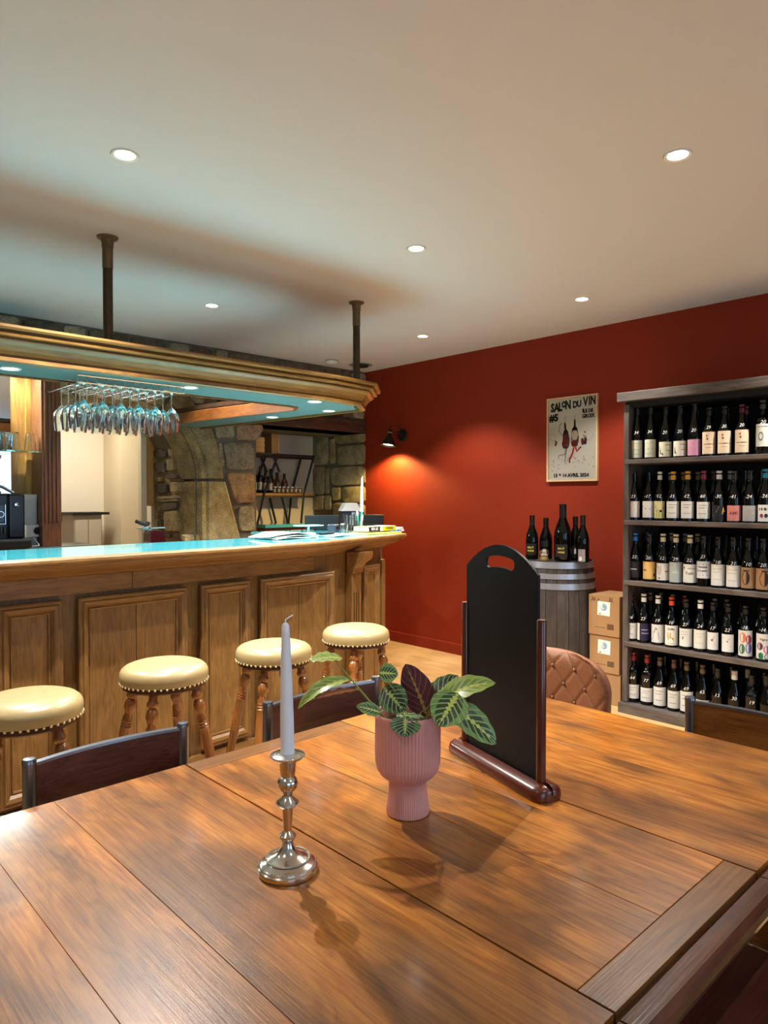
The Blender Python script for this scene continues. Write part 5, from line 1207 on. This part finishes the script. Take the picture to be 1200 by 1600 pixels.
R = {
 0: [(2.141, .333, .036, 'flute', '#131110', ('#cfd0b8', .03, .36, 2.2), sk, '34', 'tall flute bottle, sketch label'), (2.053, .333, .036, 'flute', '#131110', ('#cfd0b8', .03, .36, 2.2), sk, '34', 'tall flute bottle, sketch label'),
     (1.958, .312, .041, 'flute', '#131110', ('#d9d5b8', .03, .32, 2.4), bird, '20', 'dark tall bottle, cream label with small bird'), (1.868, .312, .041, 'flute', '#131110', ('#ddd8c2', .03, .32, 2.4), (bird[0], bird[2], bird[3]), '20', 'dark tall bottle, cream label with red bird'),
     (1.782, .315, .041, 'flute', '#131110', ('#c48aa0', .03, .33, 2.4), (('p', [(-.8, .3), (-.3, .5), (.2, .42), (.8, .6), (.8, .1), (-.8, .1)], '#a8486c'),), '20', 'dark tall bottle with pink label'),
     (1.698, .285, .040, 'burg', '#191210', ('#d8bfa0', .05, .50, 2.2), pers, '29', 'bottle with peach label, dark cap'), (1.610, .285, .042, 'burg', '#191210', ('#d8bfa0', .05, .50, 2.2), pers, '30', 'bottle with peach label'),
     (1.515, .285, .041, 'burg', '#5a1220', ('#d8bfa0', .05, .50, 2.2), pers, '20', 'bottle with peach label and dark red capsule'), (1.405, .298, .047, 'bord', '#3a3a38', ('#d2d2c8', .14, .56, 2.2), (('e', -.3, .45, .3, .2, '#6a6a64'), ('e', -.3, .45, .2, .13, '#d2d2c8'), ('r', -.7, .5, .86, .9, '#6a6a64')), '20', 'wide bottle with white label and ring emblem')],
 1: [(2.158, .298, .038, 'burg', None, ('#dcd9d4', .06, .40, 2.2), swy('#d8b53c'), '23', 'bottle, white label with yellow stroke'), (2.064, .298, .038, 'burg', None, ('#d2cfcb', .06, .40, 2.2), swy('#7a3a3c'), '17', 'bottle, white label with dark curved line'),
     (1.992, .300, .034, 'burg', '#cfccc6', ('#c9c08c', .05, .40, 2.2), (('p', [(-.8, .8), (0, .95), (.8, .75), (.7, .5), (-.6, .55)], '#3a2418'), ('r', -.9, .9, .05, .3, '#8b9a30'), ('e', 0, .42, .5, .08, '#1d1712')), '12', 'bottle with green and brown picture label, white capsule'),
     (1.908, .298, .0425, 'burg', '#c8961e', ('#d5d2c9', .06, .40, 2.3), line_(), '15', 'bottle with yellow capsule and white script label, left of two'), (1.819, .298, .0425, 'burg', '#c8961e', ('#d5d2c9', .06, .40, 2.3), line_(), '12', 'bottle with yellow capsule and white script label, right of two'),
     (1.725, .298, .0425, 'burg', '#7d1d3a', ('#d8d5cd', .06, .39, 2.3), line_(), '60', 'bottle with crimson capsule and white label'), (1.637, .295, .041, 'burg', '#cfcfd2', ('#12121a', .03, .33, 2.4), (('p', [(-.7, .3), (-.3, .6), (.0, .92), (.5, .85), (.8, .6), (.4, .4)], '#e2c51e'), ('p', [(-.7, .3), (.4, .4), (.8, .2), (-.6, .08)], '#2a4d8a')), '30', 'bottle with yellow and blue brushstroke on dark label, white capsule'),
     (1.552, .292, .042, 'burg', '#2e2a28', ('#cc8078', .03, .33, 2.4), (('t', 'AMI', -.05, .5, .026, '#7a3a38'),), '41', 'bottle with salmon pink label'), (1.468, .292, .042, 'burg', '#262422', ('#a3a19e', .03, .33, 2.4), (('p', [(-.5, .5), (0, .88), (.5, .5), (0, .12)], '#e2e0dc'),), '24', 'bottle with grey label and white diamond'),
     (1.388, .298, .040, 'burg', '#1e8fae', ('#dedcd8', .03, .34, 2.4), (('r', -.7, .7, .66, .82, '#27473a'), ('e', -.4, .35, .2, .12, '#8e2f48'), ('e', .1, .35, .2, .12, '#2b2b2b')), '26', 'bottle with turquoise capsule')],
 2: [(2.149, .295, .041, 'burg', '#2a6fc0', ('#17161c', .06, .40, 2.4), (('r', -.6, .3, .5, .56, '#a8a6a8'),), '22', 'bottle with blue cap and near black label'), (2.055, .293, .041, 'burg', '#2c2826', ('#d6ae68', .05, .42, 2.4), (('p', [(-.8, .9), (.1, .7), (.7, .5), (.9, .62), (.2, .82), (-.5, .96)], '#2d2012'), ('r', -.8, -.3, .48, .55, '#6a4c20'), ('e', .75, .25, .15, .1, '#2d2012')), '20', 'bottle with ochre label'),
     (1.968, .298, .040, 'burg', '#cfc4a8', ('#cfcac2', .05, .40, 2.4), (('e', -.4, .55, .3, .28, '#b3aaa0'), ('p', [(-.75, .9), (-.2, .95), (-.1, .75), (-.7, .72)], '#5c5a30'), ('p', [(-.6, .2), (-.4, .05), (-.2, .2), (-.4, .14)], '#222222'), ('r', .35, .8, .5, .56, '#55504a')), '12', 'bottle with portrait label and cream capsule'),
     (1.888, .298, .040, 'burg', '#cfc4a8', ('#a3aaa6', .03, .44, 2.4), (('t', 'EAU', 0, .5, .02, '#c9cfcc'),), '29', 'bottle with plain grey green label, cream capsule'), (1.803, .296, .0425, 'burg', '#cfc4a8', ('#d6d6cc', .05, .42, 2.4), (('t', 'Tofo', .0, .5, .024, '#3c3c38'), ('e', -.7, .8, .1, .06, '#444444'), ('r', -.2, .8, .74, .8, '#9a9a92')), '22', 'bottle with grey illustrated label, cream capsule'),
     (1.722, .294, .041, 'burg', '#221f1e', ('#cdcdd2', .16, .50, 2.4), (('r', -.8, .8, .8, .84, '#5a5a66'), ('r', -.6, .5, .62, .7, '#5a5a66'), ('r', -.7, .6, .4, .48, '#5a5a66'), ('r', -.9, .9, .18, .21, '#5a5a66')), '23', 'bottle with bold text on pale blue label'),
     (1.640, .292, .041, 'burg', '#221f1e', ('#d9d8d0', .04, .46, 2.4), line_('#b5b2a8'), '18', 'bottle with tall white label, left of two alike'), (1.555, .292, .041, 'burg', '#221f1e', ('#d9d8d0', .04, .46, 2.4), line_('#b5b2a8'), '21', 'bottle with tall white label, right of two alike'),
     (1.474, .292, .042, 'burg', '#242120', ('#9c7550', .04, .44, 2.4), (('e', -.3, .5, .45, .34, '#2a1d14'), ('r', -.65, .1, .82, .88, '#2a1d14')), '10', 'bottle with kraft label and dark vase print, left one'), (1.396, .292, .042, 'burg', '#242120', ('#9c7550', .04, .44, 2.4), (('e', .1, .5, .5, .36, '#2a1d14'), ('r', -.2, .5, .84, .9, '#2a1d14')), '20', 'bottle with kraft label and dark vase print, right one')],
 3: [(2.172, .300, .037, 'burg', '#181615', ('#d9d7d0', .05, .38, 2.2), line_(), '26', 'bottle with small white label beside the upright'), (2.090, .303, .039, 'burg', '#d3d1c8', ('#231c3c', .05, .40, 2.6), (('r', -.98, -.45, 0, 1, '#d9d7d0'), ('r', -.2, .6, .6, .66, '#8f8ab0'), ('r', -.2, .7, .4, .46, '#8f8ab0')), '23', 'bottle with half white half navy label, white capsule'),
     (1.998, .302, .042, 'burg', '#d3d1c8', ('#d2d0cc', .05, .42, 2.4), (('p', [(-.7, .15), (-.45, .6), (-.2, .85), (.1, .55), (.2, .2)], '#26242a'), ('p', [(-.8, .12), (.8, .08), (.8, .16), (-.8, .2)], '#3a383c')), '19', 'bottle with house drawing label, white capsule'),
     (1.912, .300, .043, 'burg', '#c9482e', ('#e0ddd2', .04, .44, 2.4), (('t', 'Griffe', -.05, .82, .018, '#3c3a34'), ('p', [(-.5, .65), (-.05, .65), (-.05, .4), (.3, .38), (.3, .25), (-.4, .25)], '#c9961e'), ('r', -.5, .3, .08, .11, '#c9c021')), '10', 'bottle with yellow boot label and orange cap'),
     (1.823, .298, .041, 'burg', '#242221', ('#d9d8d0', .06, .42, 2.3), (('t', 'F', -.3, .45, .026, '#333333'), ('r', -.6, .2, .8, .83, '#a5a29a'), ('r', -.6, .2, .66, .69, '#a5a29a')), '27', 'bottle with white label and small initial'), (1.738, .300, .041, 'burg', '#dadad8', ('#d9d8cc', .06, .43, 2.3), line_('#c0bdb0'), '24', 'bottle with pale label and bright white capsule'),
     (1.664, .296, .037, 'burg', '#211f1e', ('#dcdad6', .08, .42, 1.8), (('p', [(-.7, .8), (.3, .8), (0, .55), (.4, .3), (-.7, .3), (-.2, .55)], '#4a1a1c'),), '17', 'bottle with white label and dark red block print'), (1.580, .298, .039, 'burg', '#211f1e', ('#dcdad6', .08, .42, 1.8), (('p', [(-.6, .8), (.3, .8), (0, .6), (.5, .3), (-.6, .3), (-.1, .55)], '#26262a'),), '22', 'bottle with white label and black block print'),
     (1.486, .296, .043, 'burg', '#1c1a1a', ('#d8d5cf', .05, .54, 2.3), (('e', -.3, .72, .4, .2, '#d07a5c'), ('e', .4, .66, .35, .17, '#93303a'), ('e', -.4, .28, .35, .2, '#3d6a50'), ('e', .4, .32, .4, .2, '#5a5aa0')), '18', 'bottle with coloured balloons label, left one'), (1.390, .296, .044, 'burg', '#1c1a1a', ('#d8d5cf', .05, .52, 2.3), (('t', 'Vigne', .0, .78, .018, '#3a3632'), ('e', -.4, .5, .35, .15, '#5d3352'), ('e', .4, .38, .4, .15, '#b53a6c'), ('e', -.3, .12, .3, .14, '#1f6a4a'), ('e', .5, .1, .4, .12, '#45204a')), '14', 'bottle with coloured balloons label, right one')],
 4: [(2.156, .312, .041, 'bord', '#7d1620', ('#d6d4cf', .08, .36, 2.3), line_(), '64', 'bottle with red capsule, leftmost'), (2.066, .310, .042, 'bord', '#7d1620', ('#d6d4cf', .07, .35, 2.3), line_(), '77', 'bottle with red capsule, second from left'),
     (1.983, .308, .041, 'burg', '#4a3a30', ('#d6d4cf', .05, .42, 2.3), line_(), '69', 'bottle with brown capsule and tall white label'), (1.894, .308, .039, 'burg', '#4d2a2a', ('#d0cdc4', .06, .40, 2.1), line_(), '69', 'bottle with maroon brown capsule and narrow label'),
     (1.816, .308, .042, 'burg', '#51432e', ('#d6d4cf', .05, .44, 2.3), line_(), '69', 'bottle with ochre brown capsule beside the chair post'), (1.722, .305, .042, 'burg', '#51432e', ('#d6d4cf', .05, .34, 2.3), line_(), '65', 'bottle marked 65 above the chair back'),
     (1.635, .300, .040, 'burg', '#1b1a1a', ('#d6d4cf', .05, .32, 2.3), line_(), '13', 'bottle marked 13 above the chair back'), (1.542, .302, .040, 'champ', '#b7b2a4', ('#d6d4cf', .05, .34, 2.3), line_(), '30', 'bottle with pale wired stopper marked 30'),
     (1.448, .295, .040, 'bord', '#1b1a1a', ('#d6d4cf', .05, .34, 2.3), line_(), '19', 'bottle marked 19 near the photo edge'), (1.372, .305, .042, 'burg', '#1b1a1a', ('#d6d4cf', .05, .34, 2.3), line_(), None, 'dark bottle at the photo edge')],
}
for rw in range(5):
    z = LV[rw]+.0012
    for k, (y, h, r, kd, cap, lab, pr, price, tx) in enumerate(R[rw]):
        bottle((SX+.075, y, z), h, r, kd, '%s, %s on the %s%s' % (tx.replace('tall flute bottle, sketch label', 'slender bottle with pale sketch label').replace(', left of two alike', '').replace(', left of two', '').replace(', right of two alike', '').replace(', right of two', '').replace(', left one', '').replace(', right one', ''), ord_[k], rown[rw], ', marked %s' % price if price and 'marked' not in tx else ''), cap, lab, pr, price, rz=.35+rr.uniform(-.06, .06), group='price marked bottles on the %s' % rown[rw], pz=.50 if lab[2] < .48 else .59)
back = {0: [(2.10, .315, 'flute', None), (2.0, .3, 'flute', None), (1.90, .3, 'flute', None), (1.81, .295, 'burg', None), (1.73, .29, 'burg', None), (1.63, .285, 'burg', None), (1.53, .286, 'burg', '#5a1220'), (1.43, .28, 'bord', None)],
        1: [(2.13, .297, 'burg', None), (2.05, .297, 'burg', None), (1.975, .298, 'burg', '#8f8d8a'), (1.895, .297, 'burg', '#7c5c1a'), (1.805, .297, 'burg', '#6c6620'), (1.712, .297, 'burg', '#4a1018'), (1.617, .297, 'burg', '#98969a'), (1.535, .297, 'burg', None), (1.45, .297, 'burg', None)],
        2: [(2.125, .297, 'burg', '#1a3f7c'), (2.04, .297, 'burg', None), (1.965, .300, 'burg', '#7d7460'), (1.88, .298, 'burg', '#6d6456'), (1.805, .300, 'burg', '#7d7460'), (1.735, .297, 'burg', None), (1.64, .297, 'burg', None), (1.56, .297, 'burg', None), (1.47, .297, 'burg', None)],
        3: [(2.10, .300, 'burg', '#6d6a64'), (2.03, .306, 'burg', '#3c3a38'), (1.955, .303, 'burg', '#5a5c52'), (1.88, .303, 'burg', '#7c1c20'), (1.78, .297, 'burg', None), (1.70, .303, 'burg', '#6d6c70'), (1.630, .306, 'burg', '#4d4a4a'), (1.55, .297, 'burg', None), (1.45, .297, 'burg', None)],
        4: [(2.10, .297, 'burg', None), (2.0, .297, 'burg', None), (1.90, .297, 'burg', None), (1.80, .297, 'burg', None), (1.70, .297, 'burg', None), (1.60, .297, 'burg', None), (1.51, .298, 'champ', '#8a8478'), (1.42, .297, 'burg', None)]}
cn_ = {'#5a1220': 'dark red', '#8f8d8a': 'grey', '#7c5c1a': 'mustard', '#6c6620': 'olive', '#4a1018': 'wine red', '#98969a': 'silver grey', '#1a3f7c': 'blue', '#7d7460': 'beige', '#6d6456': 'brown grey', '#6d6a64': 'grey', '#3c3a38': 'charcoal', '#5a5c52': 'green grey', '#7c1c20': 'red', '#6d6c70': 'steel grey', '#4d4a4a': 'dark grey', '#8a8478': 'pale wired'}
for rw, ls in back.items():
    for k, (y, h, kd, cap) in enumerate(ls):
        bottle((SX+.185, y, LV[rw]+.0012), h, .034, kd, 'second row %s on the %s, %s from left in its row' % (('bottle with %s capsule' % cn_[cap]) if cap else 'dark bottle', rown[rw], ord_[k]), cap, None, (), None, rz=.3, group='second row of bottles on the %s' % rown[rw])

# ================================================================= ALCOVE RACK AND BOTTLES
ar = thing('alcove_rack', 'black metal zigzag rack with wooden shelves in the alcove', 'shelf', (0, 0, 0))
YA = 5.78
for z in (1.775, 1.385):
    box('shelf_board', (3.62, YA, z), (4.42, YA+.22, z+.022), wood('rack_shelf_oak', '#5c3c1c', '#8d6434', '#ab8148', axis=0, scale=.9), ar, bev=.002); box('shelf_frame', (3.61, YA-.008, z-.022), (4.43, YA+.0, z+.0), M_black, ar)
for y in (YA-.006, YA+.21):
    for pts in ([(4.43, 1.80), (4.30, 1.40), (4.24, .9)], [(3.99, 1.80), (3.82, 1.40), (3.70, .95)], [(3.92, 1.79), (4.00, 1.62)], [(4.03, 1.37), (4.12, 1.05)], [(3.63, 1.80), (3.63, 1.38), (3.72, .95)]):
        tube('frame_bar', [(a, y, b) for a, b in pts], .011, M_black, ar, 6)
for z in (1.79,): tube('frame_bar', [(3.62, YA-.008, z), (4.43, YA-.008, z)], .009, M_black, ar, 6)
box('foot_board', (3.6, YA, .0), (4.42, YA+.22, .9), M_white_pl, ar)
bl_l = ['slim dark bottle with black cap', 'slim dark red bottle with white label', 'tall dark red bottle with white label', 'dark bottle with white label', 'dark bottle with brown cap']
for k, (x, h, r, kd) in enumerate(((3.70, .27, .027, 'bord'), (3.76, .25, .027, 'bord'), (3.82, .26, .027, 'bord'), (3.88, .24, .027, 'bord'), (3.94, .24, .027, 'bord'))):
    bottle((x, YA+.06, 1.408), h, r, kd, '%s on the alcove rack, %s from left' % (bl_l[k], ord_[k]), '#17110e', ('#b9aFa0', .12, .42, 1.8), (), None, rz=.8, group='bottles on the alcove rack')
M_spirit = mat('dark_spirit', '#4a3018', .08, coat=.5)
for k, (x, h) in enumerate(((4.01, .22), (4.08, .21), (4.17, .20))):
    bottle((x, YA+.15, 1.408), h, .036, 'champ', 'round brown spirit bottle behind the small jars, %s from left' % ord_[k], '#17110e', None, (), None, group='spirit bottles on the alcove rack', body=M_spirit)
jar0 = None
for k in range(7):
    x = 3.985+.052*k
    if jar0 is None:
        jar0 = thing('small_jar', 'small jar with pale label on the alcove rack, first of seven from left', 'jar', (x, YA+.05, 1.408), 0, 'small jars on the alcove rack')
        lathe('jar_body', [(.019, 0), (.020, .004), (.020, .05), (.017, .056), (.0001, .056)], M_spirit, jar0, 16); patch('paper_label', .020, .05, .01, .045, cmat('#b8b0a0'), jar0); lathe('lid', [(.018, .056), (.018, .066), (.0001, .067)], M_lgrey, jar0, 14, cap=False)
    else: dup(jar0, (x, YA+.05, 1.408), label='small jar with pale label on the alcove rack, %s of seven from left' % ord_[k])
wc = thing('wooden_crate', 'pale wooden wine crate on top of the alcove rack', 'crate', (3.72, YA+.02, 1.7985))
box('crate_body', (-.11, 0, 0), (.12, .18, .155), mat('pale_crate_wood', '#b98f52', .6, noise=.12, nscale=12), wc, bev=.003)
for q in range(3): box('slat', (-.112, -.006, .008+.05*q), (.122, .0, .05+.05*q), mat('pale_crate_wood', '#b98f52', .6), wc, bev=.002)
wc2 = thing('upright_crate', 'upright narrow wooden box on the alcove rack, right of the crate', 'crate', (3.98, YA+.03, 1.7985))
box('crate_body', (-.045, 0, 0), (.035, .15, .2), mat('brown_crate_wood', '#7d5a30', .6, noise=.12, nscale=12), wc2, bev=.003); box('lid', (.036, 0, 0), (.044, .15, .2), mat('pale_crate_wood', '#b98f52', .6), wc2, bev=.002)

# ================================================================= ON THE BAR
def onbar(u, v, z=ZC): return P(u, v, 2, z)
pa = thing('newspaper', 'folded white papers lying on the left end of the bar items', 'papers', (2.42, 3.42, ZC), .15)
for k, (dx_, dy_, rz_) in enumerate(((0, 0, 0), (.03, .015, .12), (-.02, .02, -.1))):
    n = 9; vs = []
    for i in range(n):
        u = i/(n-1)
        for j in range(5):
            v = j/4; vs.append((-.17+.34*u+dx_, -.10+.2*v+dy_, .003+.005*k+.009*math.sin(PI*u)*(k+.4)+.003*math.sin(7*u+3*v+k)))
    o = mesh('sheet', vs, [(i*5+j, (i+1)*5+j, (i+1)*5+j+1, i*5+j+1) for i in range(n-1) for j in range(4)], M_paper, pa, True); o.rotation_euler = (0, 0, rz_)
    md = o.modifiers.new('thick', 'SOLIDIFY'); md.thickness = .002
p2 = thing('paper_stack', 'white paper sheets on the bar beside the card reader', 'papers', (2.80, 3.42, ZC), .3)
for k in range(3): box('sheet', (-.13, -.07, .001+.003*k), (.13, .07, .0035+.003*k), M_paper, p2, rot=(0, 0, .1*k))
tag(tube('marker_pen', [(2.56, 3.28, ZC+.024), (2.63, 3.295, ZC+.024), (2.69, 3.31, ZC+.024)], [.008, .0085, .007], M_black, None, 12), 'black marker pen lying on the folded papers', 'pen')
cr_ = thing('card_reader', 'dark grey card reader on the bar behind the papers', 'card reader', (2.97, 3.66, ZC), .6)
box('casing', (-.045, -.03, 0), (.045, .03, .062), mat('slate_plastic', '#2c3540', .3), cr_, bev=.012, seg=3); box('screen', (-.035, -.0315, .03), (.03, -.029, .05), M_blackg, cr_, bev=.001)
ds = thing('display_stand', 'small white stand with a flat tray on the bar', 'stand', (2.83, 3.75, ZC))
lathe('foot', [(.05, 0), (.05, .005), (.012, .012), (.008, .02)], M_paper, ds, 20); lathe('stem', [(.008, .015), (.007, .05)], M_paper, ds, 12); box('tray', (-.09, -.05, .05), (.09, .05, .058), mat('aqua_tray', '#a8dcd8', .2), ds, bev=.003)
# inner service shelf behind
iv = thing('service_shelf', 'brown service ledge with aqua top under the alcove rack', 'shelf', (4.0, 5.42, 0))
box('shelf_body', (-.46, -.10, 0), (.50, .12, 1.09), M_post, iv, bev=.004); box('shelf_top', (-.48, -.12, 1.09), (.51, .14, 1.12), M_tealtop, iv, bev=.002)
def drinking_glass(loc, label, r=.03, h=.09, m=M_glass):
    t = thing('drinking_glass', label, 'glass', loc)
    lathe('glass_wall', [(.0001, 0), (r*.85, 0), (r, h), (r-.002, h), (r*.85-.002, .008), (.0001, .008)], m, t, 20, cap=False)
    lathe('rim', [(r-.002, h), (r-.001, h+.001), (r, h)], m, t, 20, cap=False); return t
drinking_glass((2.93, 3.50, ZC), 'small clear glass at the front of the bar items', .026, .07)
drinking_glass((3.10, 3.66, ZC), 'taller clear glass beside the pen holder', .03, .12)
drinking_glass((3.36, 3.86, ZC), 'clear glass behind the bar candlestick', .032, .12)
pj = thing('pen_holder', 'clear glass jar holding pens and a green marker on the bar', 'pen holder', (3.15, 3.60, ZC))
lathe('jar', [(.0001, 0), (.027, 0), (.030, .085), (.028, .085), (.025, .006), (.0001, .006)], M_glass, pj, 20, cap=False)
for k, (dx_, dy_, c_, h) in enumerate(((-.01, .0, '#e6eef0', .15), (.0, .01, '#e8e6e0', .14), (.012, .0, '#2aa58a', .145), (-.014, -.006, '#17907a', .12), (.006, -.01, '#dfe8e8', .12))):
    tube('pen', [(dx_*.6, dy_*.6, .008), (dx_*2, dy_*2, h)], .006, mat('pen_'+c_[1:], c_, .4), pj, 8)
cs2 = candlestick((3.26, 3.70, ZC), 'silver candlestick among the clutter on the bar', .78)
candle((3.26, 3.70, ZC+.142), 'unlit white taper candle standing on the bar', .24, .02)
def book(x, y, z, w, d, h, rz, label, cover, spine=None, txt=None, txtc=None):
    t = thing('book', label, 'book', (x, y, z), rz)
    box('pages', (-w/2+.003, -d/2+.002, .002), (w/2-.001, d/2-.003, h-.002), M_paper, t); box('cover', (-w/2, -d/2, 0), (w/2, d/2, .002), cover, t); box('cover', (-w/2, -d/2, h-.002), (w/2, d/2, h), cover, t)
    box('spine', (-w/2, -d/2-.0015, 0), (w/2, -d/2+.0015, h), spine or cover, t)
    if txt: text_on('spine_title', txt, h*.85, txtc, t, lambda a, b: (a, -d/2-.0022, b), at=(0, h/2), offset=.0006)
    return t
YEL = mat('yellow_cover', '#d8c923', .4); YEL2 = mat('soft_yellow', '#cfc25a', .4); BLK = mat('book_black', '#14130f', .4); BLU = mat('book_blue', '#2f7fb5', .4)
b0_ = onbar(566, 834); BR = math.radians(12)
book(3.17, 3.46, ZC, .34, .17, .010, BR-.12, 'thin yellow magazine at the bottom of the pile on the bar', YEL2)
book(3.335, 3.50, ZC+.0105, .12, .12, .007, BR, 'thin blue booklet under the yellow book', BLU)
book(3.10, 3.47, ZC+.0182, .125, .13, .030, BR, 'black spined book with white title and yellow back on the bar', YEL2, BLK, 'MIA #2', M_paper)
book(3.26, 3.50, ZC+.0182, .165, .13, .030, BR+.05, 'bright yellow spined book on the bar', M_paper, YEL, 'CHENIN', BLK)
nb = thing('notebook_pile', 'pile of white spiral notebooks at the tip of the bar', 'notebooks', (3.44, 3.575, ZC), .5)
for k in range(3): box('notebook', (-.11, -.06, .001+.010*k), (.09, .06, .010+.010*k), M_paper, nb, bev=.001, seg=1, rot=(0, 0, .06*k))
for k in range(8): tube('spiral', [(.09+.006*math.cos(a), -.05+.013*k, .017+.012*math.sin(a)) for a in [2*PI*q/10 for q in range(10)]], .0012, M_chrome, nb, 4, True)
for (x, y, w, rz_, lb) in ((3.22, 4.10, .26, -.45, 'black tablet screen on the bar, left of the candle'), (3.62, 4.0, .20, -.55, 'black tablet screen on the bar, right of the candle')):
    t = thing('tablet_stand', lb, 'tablet', (x, y, 1.0), rz_, 'black screens on the bar')
    zb_ = ZC-1.0 if x < 3.4 else .001
    box('screen', (-w/2, -.008, .125), (w/2, .008, .232), M_black, t, bev=.006); box('stand', (-.05, -.02, zb_), (.05, .06, .16), M_black, t, bev=.004)
ln = thing('house_lantern', 'dark house shaped lantern with white roof behind the bar', 'lantern', (3.70, 4.35, 1.02), -.45)
box('lantern_body', (-.075, -.06, 0), (.075, .06, .235), mat('slate_box', '#2a2f38', .5), ln, bev=.003)
for q, (a, b) in enumerate(((-.0, .035), (.035, .07))):
    for z in (.12, .175): box('pane', (a+.002, -.064, z), (b-.004, -.06, z+.05), mat('frosted_pane', '#9fb0bd', .3), ln, bev=.001)
prism('roof', [(-.08, .235), (.08, .235), (.045, .30), (-.045, .30)], -.065, .065, M_paper, ln, 'xz')
pedest = thing('till_cabinet', 'dark till cabinet carrying the lantern and screens behind the bar', 'cabinet', (3.62, 4.25, 0), -.45)
box('cabinet_body', (-.32, -.16, 0), (.22, .16, .998), M_post, pedest, bev=.004); box('cabinet_top', (-.33, -.17, .999), (.23, .17, 1.0), M_post, pedest)

# unseen area light added to brighten the next room, no fitting built
ald = bpy.data.lights.new('annex_area_light', 'AREA'); ald.size = .6; ald.energy = ANNEX_W; ald.color = (1.0, .92, .78)
alo = bpy.data.objects.new('annex_area_light', ald); COL.objects.link(alo); alo.location = (2.4, 6.6, 2.45)
nld = bpy.data.lights.new('alcove_area_light', 'AREA'); nld.size = .15; nld.energy = 3.0; nld.color = (1.0, .88, .7)  # bare area light inside the alcove, without a fitting
nlo = bpy.data.objects.new('alcove_area_light', nld); COL.objects.link(nlo); nlo.location = (3.95, 5.62, 2.0)
